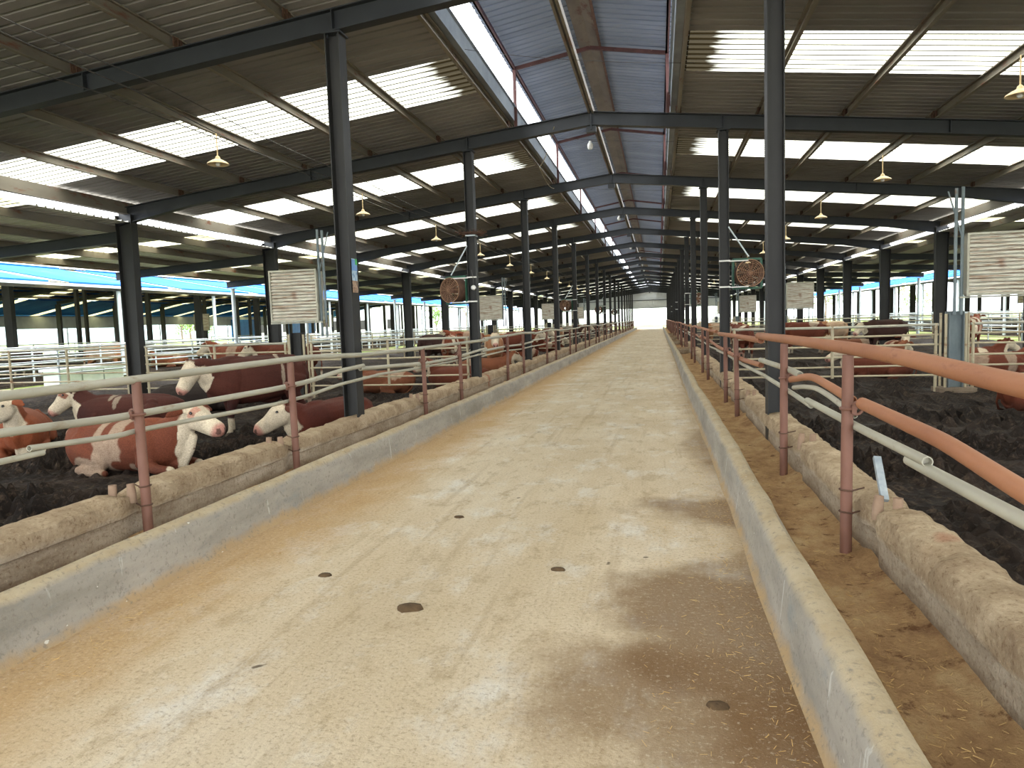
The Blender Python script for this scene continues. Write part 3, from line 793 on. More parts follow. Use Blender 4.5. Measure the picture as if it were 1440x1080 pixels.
for side in ('left', 'right'):
    for k in range(-1, 16):
        b = empty('pen_fence', (0, 0, 0)); ya = 8+6*k
        pos = 'nearest' if k < 0 else ORD[k+1]
        desc = {'left': 'dull galvanised rails', 'right': 'rust red top rail'}[side]
        tag(b, f'{pos} bay of {side} pen fence, {desc} on rusty posts', 'fence', f'pen fence bays along the {side} of the lane')
        hero = HERO.get((side, k))
        if hero is None:
            w = lambda z, s=.035: z+r_.uniform(-s, s)
            pr = [(ya+2.2, 1.1), (ya+4.25, 1.1)]
            tm = 'rustpipe' if side == 'right' else 'galv'
            tz = [w(1.2, .03) for _ in range(4)]
            rails = [('top_rail', tm, .03, [(ya+.02, tz[0]), (ya+2.2, tz[1]), (ya+4.25, tz[2]), (ya+5.97, tz[3])], PX[side]+(-.01 if side == 'left' else .02)),
                     ('middle_rail', tm if k % 3 else 'galv', .025, [(ya+.02, w(.95)), (ya+2.2, w(.95)), (ya+4.25, w(.95)), (ya+5.97, w(.95))], None),
                     ('lower_rail', 'galv', .018, [(ya+.02, w(.84)), (ya+2.2, w(.84)), (ya+4.25, w(.84)), (ya+5.97, w(.84))], None)]
            hero = dict(posts=pr, rails=rails)
        for y, h in hero['posts']: fence_post(b, side, y, h, clampz=.97 if side == 'left' else .95)
        for nm, mt, r, pts, xx in hero['rails']:
            sg = -1 if side == 'left' else 1
            X = RX[side] if xx is None else xx
            if nm == 'lower_rail' and xx is None: X += sg*.0
            # overlapping lengths lie side by side
            path = [(X+sg*.0, y, z) for y, z in pts]
            MB().tube(smooth_path(path), r, 12, hollow=True).obj(nm, M[mt], b, True)

# old cut-off pipe stubs left in the wall tops beside the posts
for side, y, lab in (('left', 4.08, 'broken pipe stubs in the left trough wall beside the nearest post'), ('left', 6.05, 'broken pipe stubs in the left trough wall beside the second post'),
                     ('left', 10.0, 'broken pipe stubs in the left trough wall past the first column'),
                     ('right', 4.05, 'broken pipe stubs in the right trough wall beside the nearest post'), ('right', 6.2, 'broken pipe stubs in the right trough wall beside the second post'), ('right', 9.9, 'broken pipe stubs in the right trough wall past the first column')):
    sg = -1 if side == 'left' else 1; xf = -3.5 if side == 'left' else 1.13
    o = empty('pipe_stub', (xf+sg*.09, y, .40)); tag(o, lab, 'pipe stub')
    m = MB().tube([(0, 0, -.02), (.004, .005, .11)], .026, 10, hollow=True); m.obj('stub_pipe', M['pinkstub'], o, True)
    m = MB().tube([(-sg*.07, .09, -.03), (-sg*.07, .095, .04), (-sg*.062, .1, .10)], [.034, .03, .024], 10, hollow=True); m.obj('stub_pipe', M['pinkstub'], o, True)
# leaning flat bar stuck in the right trough wall
m = MB(); m.box((-.02, -.012, 0), (.02, .012, .3), M=Matrix.Rotation(.1, 4, 'Y') @ Matrix.Rotation(-.85, 4, 'X'))
tag(m.obj('steel_strap', M['bluestrap'], None, loc=(1.2, 4.2, .46)), 'blue grey steel strap leaning out of the right trough wall', 'steel strap')
# low concrete partitions across the right trough
for k, y in enumerate((28, 37.8, 46, 54)):
    m = MB(); m.box((.66, -.06, .08), (1.16, .06, .36)); o = m.obj('trough_partition', M['twall'], loc=(0, y, 0))
    tag(o, f'{ORD[k]} low concrete partition from the viewer across the right feed trough', 'partition', 'partitions across the right trough')

# ------------------------------------------------------------------ cross fences between pens
RZ = [.31, .49, .67, .86, 1.04, 1.22]
def cross_fence(x0, x1, y, label, mats=('galvold', 'galv'), group=None, posts=None):
    o = empty('cross_fence', (x0, y, 0)); tag(o, label, 'fence', group)
    L = x1-x0; r = random.Random(int(abs(x0*13+y*7)))
    for k, z in enumerate(RZ):
        a, b = r.uniform(-.015, .015), r.uniform(-.015, .015)
        MB().tube([(0, 0, z+a), (L*.5, 0, z+(a+b)/2+r.uniform(-.012, .004)), (L, 0, z+b)], .024 if k == 5 else .018, 8).obj('rail', M[mats[1 if k == 5 else 0]], o, True)
    n = max(2, round(L/1.65)+1) if posts is None else posts
    for i in range(n):
        x = .04+(L-.08)*i/(n-1)
        MB().tube([(x, .0, .28 if 0 < i < n-1 else -.02), (x, .0, 1.24)], .028, 8).obj('upright', M[mats[0]], o, True)
    return o
def stub_post(x, y, label, mat):
    o = empty('divider_post', (x, y, .02)); tag(o, label, 'post')
    column_mesh(.24, .22, 1.42, .06).obj('steel_stub', M[mat], o)
    for s in (-1, 1):
        MB().tube([(s*.16, -.06, .06), (s*.16, -.06, 1.38)], .025, 8, hollow=True).obj('side_pipe', M['galvold'], o, True)
        MB().tube([(s*.225, .0, .1), (s*.225, .0, 1.4)], .022, 8, hollow=True).obj('side_pipe', M['galvold'], o, True)
    m = MB(); m.box((-.3, -.22, -.05), (.3, .2, .075)); m.box((-.1, -.3, -.05), (.22, -.2, .03)); m.obj('concrete_pad', M['concpad'], o)
    return o
SX = {'left': -7.53, 'right': 5.14}
for j, y in enumerate((14, 32, 50, 68, 86)):
    yy = y+.1; w = ORD[j]
    for side, sg in (('left', -1), ('right', 1)):
        a = CX[side]+sg*.13; s = SX[side]; c = OX[side]; e = OX[side]+sg*5.0
        seg = [(a, s-sg*.26, 'from lane column to divider post'), (s+sg*.26, c-sg*.22, 'from divider post to eave column')]
        if j < 3: seg.append((c+sg*.22, e, 'under the lean-to'))
        for xa, xb, t in seg:
            cross_fence(min(xa, xb), max(xa, xb), yy, f'{w} cross fence of horizontal pipes on the {side} {t}', group=f'cross fences between the {side} pens')
        if j < 4: stub_post(s, yy, f'{w} short {"grey" if side == "left" else "blue grey"} steel divider post with pipes in the {side} pens', 'column' if side == 'left' else 'grey_stub')

# long fences of bright pipe running along the yards
def run_mesh(L):
    return [MB().tube([(0, 0, z), (0, L, z)], .022, 8).mesh('rail', M['galvnew'], True) for z in RZ[1:]], MB().tube([(0, 0, 0), (0, 0, 1.26)], .03, 8).mesh('upright', M['galvnew'], True)
RM, UM = run_mesh(18)
def yard_fence(x, y, label, group):
    o = empty('yard_fence', (x, y, 0)); tag(o, label, 'fence', group)
    for r in RM: link('rail', r, o)
    for i in range(6): link('upright', UM, o, (0, .3+i*3, -.03))
for side, x in (('left', -16.62), ('right', 14.22)):
    for j in range(5):
        yard_fence(x, 5+18*j, f'{ORD[j]} length of bright pipe fence along the {side} lean-to edge', f'pipe fences along the {side} yard')
# ------------------------------------------------------------------ lamps, bulbs, fans, shutters, wires
lm = MB().lathe([(.012, .14), (.035, .12), (.045, .085), (.10, .06), (.165, .02), (.178, .0), (.172, -.004), (.155, .012), (.09, .048), (.0, .06)], seg=24).mesh('lamp_shade', M['lamp'], True)
rm = MB().tube([(0, 0, .12), (0, 0, .52)], .011, 8).mesh('rod', M['lamp'], True)
bm2 = MB().lathe([(.0, -.035), (.025, -.03), (.04, -.005), (.032, .03), (.0, .05)], seg=14).mesh('bulb', M['white'], True)
for side, x in (('left', -7.17), ('right', 4.79)):
    for k, y in enumerate([11+6*i for i in range(12)]):
        z = roofz(x)-.17-.5
        o = empty('pendant_lamp', (x+(.045 if side == 'left' else -.045), y, z)); link('lamp_shade', lm, o); link('rod', rm, o); link('bulb', bm2, o)
        tag(o, f'{ORD[k]} cream enamel pendant lamp from the viewer hanging under the {side} roof slope', 'lamp', f'cream pendant lamps in a row on the {side}')
gb = MB().lathe([(.0, -.13), (.04, -.125), (.06, -.09), (.062, -.03), (.05, .0), (.03, .02), (.028, .05), (.0, .05)], seg=16)
gb = gb.mesh('glass_jar', M['white'], True)
hk = MB().tube([(0, 0, .05), (.01, 0, .1), (0, 0, .18)], .008, 6).mesh('hook', M['cable'], True)
for k, y in enumerate((16.5, 28.5, 40.5, 52.5)):
    o = empty('ridge_bulb', (XR-.24, y, 5.43)); link('glass_jar', gb, o); 
    MB().tube([(0, 0, .04), (.0, 0, .06), (.2, 0, .03)], .008, 6).obj('bracket', M['cable'], o, True)
    tag(o, f'{ORD[k]} white bulb from the viewer hanging beside the ridge purlin', 'bulb', 'white bulbs along the ridge')

def fan(x, y, z, nx, ny, label, colside):
    """drum fan: rusty wire guard and blades in a short drum inside a green bracket frame"""
    o = empty('drum_fan', (x, y, z), math.atan2(ny, nx)); tag(o, label, 'fan', 'drum fans on the lane columns')
    R = .245      # local +x is the blowing direction
    Mx = Matrix.Rotation(math.pi/2, 4, 'Y')
    MB().lathe([(R, .02), (R, .30), (R-.012, .30), (R-.012, .02), (R, .02)], seg=32, M=Matrix.Rotation(-math.pi/2, 4, 'Y')).obj('drum', M['rust'], o, True)
    g = MB()
    for q in range(7): g.ring((-.0+.03*(1-(q/6)**2), 0, 0), (1, 0, 0), R*(.16+.84*q/6), .0045 if q < 6 else .009, 28, 5)
    for q in range(14):
        a = 2*math.pi*q/14; g.tube([(.045, 0, 0), (.035, .5*R*math.cos(a), .5*R*math.sin(a)), (.0, R*math.cos(a), R*math.sin(a))], .004, 5)
    g.obj('wire_guard', M['guard'], o, True)
    b = MB()
    for q in range(5):
        a = 2*math.pi*q/5; rows = []
        for t in (.05, .12, .2):
            for s in (-1, 1):
                th = a+s*(.5-.8*t); rows.append((-.12+s*.035, t*math.cos(th), t*math.sin(th)))
        vs = rows+[(p[0]-.006, p[1], p[2]) for p in rows]
        b.add(vs, [(0,1,3,2), (2,3,5,4), (6,8,9,7), (8,10,11,9), (0,6,7,1), (4,5,11,10), (0,2,8,6), (2,4,10,8), (1,7,9,3), (3,9,11,5)])
    b.obj('blades', M['rust'], o)
    MB().lathe([(0, .03), (.05, .03), (.06, -.02), (.06, -.14), (0, -.14)], seg=16, M=Matrix.Translation((-.1, 0, 0)) @ Mx).obj('motor', M['rustred'], o, True)
    f = MB(); s = colside
    for zz in (-.27, .27): f.box((-.27, -.26, zz-.018), (-.20, .26, zz+.018))
    for yy in (-.26, .26): f.box((-.27, yy-.018, -.27), (-.20, yy+.018, .27))
    f.obj('bracket_frame', M['green'], o)
    return o
for j, y in enumerate((14, 32, 50, 68)):
    w = ORD[j]
    fan(-4.10, y-.02, 2.19, -.42, -.91, f'{w} rusty drum fan from the viewer on a left lane column', 1)
    fan(1.67, y-.0, 2.27, .14, -.99, f'{w} rusty drum fan from the viewer on a right lane column', -1)
    for cx_, fx, fz, sd in ((CX['left'], -4.02, 2.19, 'left'), (CX['right'], 1.58, 2.27, 'right')):
        sg = -1 if sd == 'left' else 1
        o = empty('fan_mount', (cx_, y+.1, fz)); tag(o, f'{w} pale clamp bars and strut holding the {sd} drum fan to its column', 'bracket', 'fan mounts on the lane columns')
        for dz in (-.24, .24):
            m = MB(); m.box((-.10, -.12, dz-.014), (.10, -.103, dz+.014)); m.box((min(sg*.08, sg*.42), -.13, dz-.02), (max(sg*.08, sg*.42), -.105, dz+.0)); m.obj('clamp_bar', M['white'], o)
        MB().tube([(sg*.07, -.11, .86), (sg*.43, -.08, .3)], .014, 8).obj('strut', M['galvnew'], o, True)
# white round switch on the second left column and a red bristle coil above the fan
o = empty('isolator', (-3.60, 13.985, 2.22)); tag(o, 'white round isolator on the second left lane column beside the fan', 'switch')
MB().lathe([(0, .05), (.035, .045), (.05, .02), (.05, 0)], seg=18, M=Matrix.Rotation(math.pi/2, 4, 'X')).obj('cover', M['white'], o, True)
MB().tube([(0, 0, .03), (0, -.02, .2), (-.03, -.01, .35)], .006, 6).obj('lead', M['cable'], o, True)
m = MB(); r = random.Random(5)
for q in range(70):
    a = 2*math.pi*q/70; d = Vector((math.cos(a), math.sin(a), 0)); R = .17+.02*math.sin(q*3)
    m.tube([d*R, d*(R+r.uniform(.06, .16))+Vector((0, 0, r.uniform(-.03, .08)))], .006, 5)
m.ring((0, 0, 0), (0, 0, 1), .175, .012, 24, 6); m.ring((0, 0, .03), (0, 0, 1), .18, .01, 24, 6)
tag(m.obj('wire_collar', M['rust'], None, True, (-3.635, 14.1, 3.28)), 'rusty spiky wire collar around the second left lane column', 'wire collar')
m = MB(); m.box((-.10, -.115, -.012), (.10, .115, .012)); tag(m.obj('column_band', M['galvnew'], loc=(-3.635, 14.1, 3.25)), 'pale band around the second left lane column below the spiky collar', 'band')
# printed notice on the first left column
o = empty('notice_board', (-3.542, 8.1, 2.12)); tag(o, 'narrow blue and green printed notice on the first left lane column', 'notice')
def flat(mat, name, z0, z1, y0=-.075, y1=.075, x=.003): m = MB(); m.box((0, y0, z0), (x, y1, z1)); return m.obj(name, mat, o)
flat(mk('notice_pale', [(.3,(150,176,196)),(.7,(184,202,214))], 9, .5, spots=((108,140,176),.5,.6), spotscale=14), 'backing', -.20, .20)
flat(mk('notice_blue', [(.3,(88,128,184)),(.7,(124,160,204))], 7, .5), 'upper_panel', .06, .19, x=.005)
flat(mk('notice_green', [(.3,(50,150,70)),(.7,(84,176,96))], 7, .5), 'corner_panel', .13, .2, .02, .075, .007)
flat(mk('notice_brown', [(.3,(150,116,92)),(.7,(186,160,136))], 16, .6, spots=((92,72,60),.5,.6), spotscale=30), 'lower_panel', -.20, -.06, x=.005)

# rust streaked fan shutters on poles
def shutter_meshes():
    f = MB(); S = .54
    for a, b in (((-S,-.06,-S), (-S+.035,.06,S)), ((S-.035,-.06,-S), (S,.06,S)), ((-S,-.06,-S), (S,.06,-S+.035)), ((-S,-.06,S-.035), (S,.06,S))): f.box(a, b)
    s = MB(); n = 15
    for i in range(n):
        z0 = -S+.04+(2*S-.08)*i/n; dz = (2*S-.08)/n
        s.add([(-S+.03, -.045, z0), (S-.03, -.045, z0), (S-.03, -.005, z0+dz*1.08), (-S+.03, -.005, z0+dz*1.08), (-S+.03, -.035, z0), (S-.03, -.035, z0), (S-.03, .005, z0+dz*1.08), (-S+.03, .005, z0+dz*1.08)],
              [(0,1,2,3), (7,6,5,4), (0,4,5,1), (3,2,6,7)])
    h = MB(); h.box((-S+.03, .02, -S+.03), (S-.03, .30, S-.03))
    return f.mesh('frame', M['galv']), s.mesh('slats', M['louver']), h.mesh('housing', M['galv'])
SF, SS, SH = shutter_meshes()
def shutter(x, y, z, px, label, group):
    o = empty('fan_shutter', (x, y, z)); tag(o, label, 'fan shutter', group)
    link('frame', SF, o); link('slats', SS, o); link('housing', SH, o)
    d = px-x
    for k, dx in enumerate((-.03, .075)):
        MB().tube([(d+dx*(1 if d > 0 else -1), .03, -.86), (d+dx*(1 if d > 0 else -1), .03, 1.34-k*.02)], .028, 8).obj('pole', M['grey_stub'], o, True)
    MB().tube([(d-.02*(1 if d > 0 else -1), .03, .5), (d-(.2 if d < 0 else -.2), .05, 1.28)], .014, 6).obj('brace', M['grey_stub'], o, True)
    m = MB(); m.box((min(-.58, d), .0, -.575), (max(.58, d), .05, -.545)); m.obj('cross_bar', M['galv'], o)
    return o
for j, y in enumerate((14, 32, 50, 68)):
    shutter(-7.46, y-.06, 2.21, -6.86, f'{ORD[j]} square rust streaked fan shutter from the viewer in the left pens', 'fan shutters in the left pens')
    shutter(5.78, y-.06, 2.24, 5.16, f'{ORD[j]} square rust streaked fan shutter from the viewer in the right pens', 'fan shutters in the right pens')

# overhead wires
def wire(pts, label, r=.006, sag=.06, mat='cable'):
    P = []; 
    for a, b in zip(pts[:-1], pts[1:]):
        a, b = Vector(a), Vector(b); n = 8
        for i in range(n): t = i/n; P.append(a.lerp(b, t)-Vector((0, 0, sag*4*t*(1-t))))
    P.append(Vector(pts[-1]))
    tag(MB().tube(P, r, 5).obj('overhead_wire', M[mat], None, True), label, 'wire')
YW = [2, 8, 14, 20, 26, 38, 50]
wire([(-6.82+.078*(min(y, 14)-6.7), y, 4.5) for y in YW], 'outermost of the thin wires strung along under the left roof slope', .008)
wire([(-6.15-.061*(min(y, 14)-6.1), y, 4.5) for y in YW], 'middle wire of the wires strung along under the left roof slope', .008)
wire([(-5.86, y, 4.5) for y in YW], 'innermost of the thin wires strung along under the left roof slope', .007)
wire([(-1.9, 14.0, 5.2), (-2.6, 16.5, 5.0), (-2.75, 19.9, 5.12)], 'slack pale cable looping under the left side of the ridge', .008, .12, 'galvold')
for k, y in enumerate((11.2, 16.2, 22.4, 28.2)):
    wire([(-2.7, y-.8, 5.45), (XR, y, 5.42), (.6, y+.5, 5.36)], f'{ORD[k]} thin tie wire from the viewer crossing under the ridge', .004, .02)
# ------------------------------------------------------------------ cattle
def loft(m, path, rad, side=None, seg=16, sq=2.0):
    """closed limb through path points with (half-width, half-height) per ring and rounded ends"""
    path = [Vector(p) for p in path]; rad = [r if isinstance(r, tuple) else (r, r) for r in rad]
    # rounded ends
    P = [path[0]+(path[0]-path[1]).normalized()*min(rad[0])*.55]+path+[path[-1]+(path[-1]-path[-2]).normalized()*min(rad[-1])*.55]
    Rr = [(rad[0][0]*.55, rad[0][1]*.55)]+rad+[(rad[-1][0]*.55, rad[-1][1]*.55)]
    vs = []; n = len(P)
    for i, p in enumerate(P):
        t = (P[min(i+1, n-1)]-P[max(i-1, 0)]).normalized()
        s = Vector(side) if side is not None else t.cross(Vector((0, 0, 1)))
        if side is None and s.length < .2: s = Vector((0, 1, 0))
        s = (s-t*s.dot(t)).normalized(); u = s.cross(t).normalized()
        for k in range(seg):
            a = 2*math.pi*k/seg; c, d = math.cos(a), math.sin(a)
            c = math.copysign(abs(c)**(2/sq), c); d = math.copysign(abs(d)**(2/sq), d)
            vs.append(p+s*c*Rr[i][0]+u*d*Rr[i][1])
    fs = [(i*seg+k, i*seg+(k+1) % seg, (i+1)*seg+(k+1) % seg, (i+1)*seg+k) for i in range(n-1) for k in range(seg)]
    fs += [tuple(range(seg-1, -1, -1)), tuple(range((n-1)*seg, n*seg))]
    m.add(vs, fs)
def blob(m, c, r, seg=12):
    c = Vector(c); r = Vector(r); vs = []; fs = []; rows = 8
    for i in range(rows+1):
        ph = math.pi*(i+.02)/(rows+.04)
        for k in range(seg):
            a = 2*math.pi*k/seg; vs.append((c.x+r.x*math.sin(ph)*math.cos(a), c.y+r.y*math.sin(ph)*math.sin(a), c.z+r.z*math.cos(ph)))
    for i in range(rows):
        for k in range(seg): fs.append((i*seg+k, (i+1)*seg+k, (i+1)*seg+(k+1) % seg, i*seg+(k+1) % seg))
    fs += [tuple(range(seg)), tuple(range((rows+1)*seg-1, rows*seg-1, -1))]
    m.add(vs, fs)

TORSO = [(-.86, 1.13, .13, .10), (-.80, 1.10, .22, .20), (-.68, 1.06, .29, .255), (-.50, 1.02, .345, .28), (-.25, .985, .385, .325), (.05, .965, .405, .335),
         (.30, .96, .41, .305), (.50, .97, .39, .265), (.66, 1.0, .335, .215), (.78, 1.04, .26, .16)]
def make_cow(pose='stand', poll=(1.12, 0, 1.36), hdir=(.75, 0, -.66), base=(120,58,36), white=(232,218,192), patches=(), brown=(), seed=0, socks=True, dirt=.5, eyering=None, voxel=.019, headwhite=True, step=0.0):
    m = MB(); lie = pose == 'lie'
    dz = -.69 if lie else 0
    path = []; rad = []
    for x, z, hh, hw in TORSO:
        if lie:
            bot = .02 if -.75 < x < .6 else .12
            top = z+hh+dz; zc = (top+bot)/2; hh2 = (top-bot)/2; k = 1.12
            path.append((x, .03*math.sin(x*2), zc)); rad.append((hw*k, hh2))
        else: path.append((x, 0, z)); rad.append((hw, hh))
    loft(m, path, rad, side=(0, 1, 0), seg=22, sq=2.25)
    T = lambda x, y, z: Vector((x, y, z+dz))
    blob(m, T(.42, 0, 1.33), (.26, .085, .07)); blob(m, T(-.2, 0, 1.345), (.55, .07, .045))          # withers and spine
    for s in (-1, 1):
        blob(m, T(-.5, s*.225, 1.24), (.10, .06, .075)); blob(m, T(-.8, s*.10, 1.2), (.07, .05, .06))   # hip and pin bones
        blob(m, T(.46, s*.2, 1.0), (.17, .11, .27))                                                  # shoulder
    blob(m, T(.72, 0, .80), (.16, .10, .17))                                                         # brisket
    poll = Vector(poll)+Vector((0, 0, dz)) if not lie else Vector(poll)
    n0 = T(.56, 0, 1.07); n1 = n0.lerp(poll, .5)+Vector((0, 0, -.03))
    d = Vector(hdir).normalized()
    loft(m, [n0, n0.lerp(n1, .5), n1, n1.lerp(poll, .55), poll+d*.02-Vector((0, 0, .03))], [(.21, .33), (.175, .275), (.145, .225), (.12, .175), (.095, .125)], side=None, seg=18)
    up = Vector((0, 0, 1)); lat = up.cross(d)
    if lat.length < .05: lat = Vector((0, 1, 0))
    lat.normalize(); u = d.cross(lat).normalized()
    # dewlap under the neck
    HS = 1.14; HL = .98
    thr = poll+d*.16*HS-u*.13*HS
    loft(m, [T(.76, 0, .82), T(.84, 0, .92).lerp(thr, .35), thr.lerp(T(.8, 0, .95), .25)], [(.05, .12), (.04, .10), (.035, .07)], seg=10)
    H = lambda t, a=0, b=0: poll+d*t*HL+(lat*a+u*b)*HS
    st = [(-.03, -.02, .075, .085), (.05, -.02, .112, .125), (.15, -.025, .122, .14), (.24, -.02, .100, .122), (.33, -.01, .080, .098), (.41, -.004, .084, .094), (.47, .0, .094, .09), (.515, -.004, .08, .07)]
    loft(m, [H(t, 0, b) for t, b, _, _ in st], [(a*HS, b*HS) for _, _, a, b in st], side=lat, seg=18, sq=2.2)
    loft(m, [H(.12, 0, -.13), H(.3, 0, -.098), H(.46, 0, -.072)], [(.085, .046), (.063, .04), (.052, .028)], side=lat, seg=10)     # jaw
    for s in (-1, 1):
        blob(m, H(.13, s*.088, .055), (.05, .04, .035)); blob(m, H(-.02, s*.06, .05), (.05, .05, .05))
        b0 = H(.0, s*.10, .01); o1 = lat*s
        e = [b0, b0+o1*.08-d*.01-u*.012, b0+o1*.17-d*.02-u*.03, b0+o1*.24-d*.01-u*.06]
        loft(m, e, [(.028, .022), (.056, .019), (.058, .017), (.024, .013)], side=d*.8+u*-.6, seg=10)
    if not lie:
        for s in (-1, 1):
            f = step*s; y = s*.165
            loft(m, [(.47, s*.17, .86), (.47, s*.175, .70), (.49+f*.4, y, .54), (.50+f*.7, y, .36), (.49+f, y, .19), (.50+f, y, .10)], [(.10, .17), (.085, .125), (.062, .08), (.05, .056), (.037, .04), (.045, .048)], side=(0, 1, 0), seg=14)
            loft(m, [(.515+f, y, .085), (.53+f, y, .025)], [(.05, .056), (.058, .075)], side=(0, 1, 0), seg=12)
            f = -step*s*.8
            loft(m, [(-.60, s*.17, 1.0), (-.56, s*.19, .80), (-.55+f*.3, s*.18, .66), (-.67+f*.6, y, .50), (-.72+f*.8, y, .43), (-.69+f, y, .26), (-.67+f, y, .11)], [(.13, .24), (.125, .20), (.09, .135), (.055, .075), (.05, .072), (.038, .045), (.045, .05)], side=(0, 1, 0), seg=14)
            loft(m, [(-.655+f, y, .085), (-.635+f, y, .025)], [(.05, .056), (.058, .075)], side=(0, 1, 0), seg=12)
        loft(m, [(-.85, 0, 1.17), (-.93, 0, 1.02), (-.945, .01, .75), (-.93, .02, .52), (-.92, .02, .36)], [.038, .03, .024, .042, .022], side=(0, 1, 0), seg=8)
        blob(m, (-.2, 0, .60), (.22, .09, .07))
    else:
        for s in (-1, 1):
            k = 1 if s > 0 else .82
            loft(m, [(.42, s*.22, .34), (.44, s*.27, .18), (.66, s*.27, .105), (.86, s*.25, .085)], [(.10, .15), (.085, .10), (.065, .065), (.058, .058)], seg=12)
            loft(m, [(.86, s*.25, .085), (.74, s*.20, .05), (.60, s*.17, .045)], [(.055, .055), (.042, .042), (.05, .05)], seg=12)
            loft(m, [(-.58, s*.20, .38), (-.42, s*.30*k, .30), (-.16, s*.37*k, .20), (-.10, s*.38*k, .16)], [(.16, .22), (.15, .20), (.10, .13), (.07, .09)], seg=14)
            loft(m, [(-.12, s*.39*k, .14), (-.36, s*.42*k, .085), (-.50, s*.42*k, .07)], [(.075, .075), (.055, .06), (.055, .06)], seg=12)
            loft(m, [(-.50, s*.42*k, .07), (-.30, s*.45*k, .045), (-.12, s*.46*k, .045), (-.04, s*.46*k, .05)], [(.052, .052), (.04, .04), (.046, .046), (.055, .045)], seg=12)
        loft(m, [(-.84, 0, .58), (-.92, .03, .42), (-.9, .1, .2), (-.78, .22, .06), (-.6, .33, .035)], [.038, .03, .025, .03, .02], seg=8)
    # fuse into one continuous skin
    me = bpy.data.meshes.new('skin'); me.from_pydata([tuple(v) for v in m.v], [], m.f)
    o = bpy.data.objects.new('skin', me); COL.objects.link(o)
    md = o.modifiers.new('r', 'REMESH'); md.mode = 'VOXEL'; md.voxel_size = voxel; md.adaptivity = 0
    sm = o.modifiers.new('s', 'SMOOTH'); sm.factor = .5; sm.iterations = 3
    dg = bpy.context.evaluated_depsgraph_get(); out = bpy.data.meshes.new_from_object(o.evaluated_get(dg))
    bpy.data.objects.remove(o); bpy.data.meshes.remove(me)
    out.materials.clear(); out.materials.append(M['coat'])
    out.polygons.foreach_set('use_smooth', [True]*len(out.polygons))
    # coat colours of the hide itself
    B, Wc, mudc = Vector(lin(base)), Vector(lin(white)), Vector(lin((58, 46, 38)))
    pink = Vector(lin((206, 150, 136))); hoof = Vector(lin((92, 80, 68))); dark = Vector(lin((max(base[0]-46, 20), max(base[1]-30, 14), max(base[2]-18, 12))))
    at = out.color_attributes.new('coat', 'FLOAT_COLOR', 'POINT'); buf = []
    off = Vector((seed*3.1, seed*1.7, seed*.9))
    sst = lambda a, b, x: max(0, min(1, (x-a)/(b-a)))
    for v in out.vertices:
        p = v.co; n = noise.noise(p*5+off)*.6+noise.noise(p*14+off)*.4
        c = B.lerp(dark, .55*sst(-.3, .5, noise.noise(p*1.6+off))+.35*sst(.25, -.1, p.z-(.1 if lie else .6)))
        w = 0
        for cx, cy, cz, rx, ry, rz in patches:
            q = math.sqrt(((p.x-cx)/rx)**2+((p.y-cy)/ry)**2+((p.z-cz)/rz)**2)+n*.3
            w = max(w, sst(1.04, .96, q))
        for cx, cy, cz, rx, ry, rz in brown:
            q = math.sqrt(((p.x-cx)/rx)**2+((p.y-cy)/ry)**2+((p.z-cz)/rz)**2)+n*.3
            w = min(w, 1-sst(1.04, .96, q))
        if socks and not lie: w = max(w, sst(.36, .32, p.z+n*.08)*(.9 if p.x > -.85 else 1))
        if not lie and p.x < -.87 and p.z < .62: w = max(w, sst(.6, .5, p.z))
        r = p-poll; t = r.dot(d)/HL; la = r.dot(lat)/HS; ub = r.dot(u)/HS; ax = math.sqrt(la*la+(ub)**2)
        ear = abs(la) > .125 and t < .1
        if t > -.12 and ax < .34 and headwhite:
            hw = sst(-.035, -.005, t+n*.05-max(0, -ub-.12)*.25)
            if ear: hw *= 0
            if eyering and (abs(t-.13) < .05+n*.02) and abs(abs(la)-.1) < .06 and ub > -.02: c = Vector(lin(eyering)); hw *= .1
            w = max(w, hw)
        c = c.lerp(Wc.lerp(Wc*.72, sst(.0, .7, n)), w)
        if ear: c = c.lerp(B*.8, .6)
        if t > .44 and ax < .14: c = c.lerp(pink if headwhite else dark, sst(.44, .5, t+n*.03))
        if t > .47 and abs(abs(la)-.045) < .02 and -.01 < ub < .05: c = c*.3
        if not lie and p.z < .10: c = hoof
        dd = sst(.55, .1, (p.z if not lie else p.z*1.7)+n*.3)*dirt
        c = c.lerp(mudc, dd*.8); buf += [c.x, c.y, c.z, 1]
    at.data.foreach_set('color', buf)
    out.name = 'cow'
    info = dict(eyes=[H(.13, s*.121, .045) for s in (-1, 1)], tag=H(.01, .17, -.055), lat=lat, d=d)
    return out, info
eye_me = MB().lathe([(.0, .021), (.012, .018), (.02, .006), (.02, -.008), (0, -.02)], seg=12).mesh('eye', M['eye'], True)
tag_me = MB().box((-.004, -.028, -.065), (.004, .028, .005)).mesh('ear_tag', M['tag'])
def place_cow(data, x, y, rot, label, scale=.84, z=None, eartag=False, group=None, detail=True):
    me, info = data
    o = link('cow', me, None, (x, y, (.0 if z is None else z)), (0, 0, math.radians(rot))); o.scale = (scale,)*3
    tag(o, label, 'cow', group)
    if detail:
        for e in info['eyes']: link('eye', eye_me, o, e)
        if eartag: link('ear_tag', tag_me, o, info['tag'], (0, 0, math.atan2(info['lat'].y, info['lat'].x)))
    return o

LIEPOLL = (.98, 0, .86)
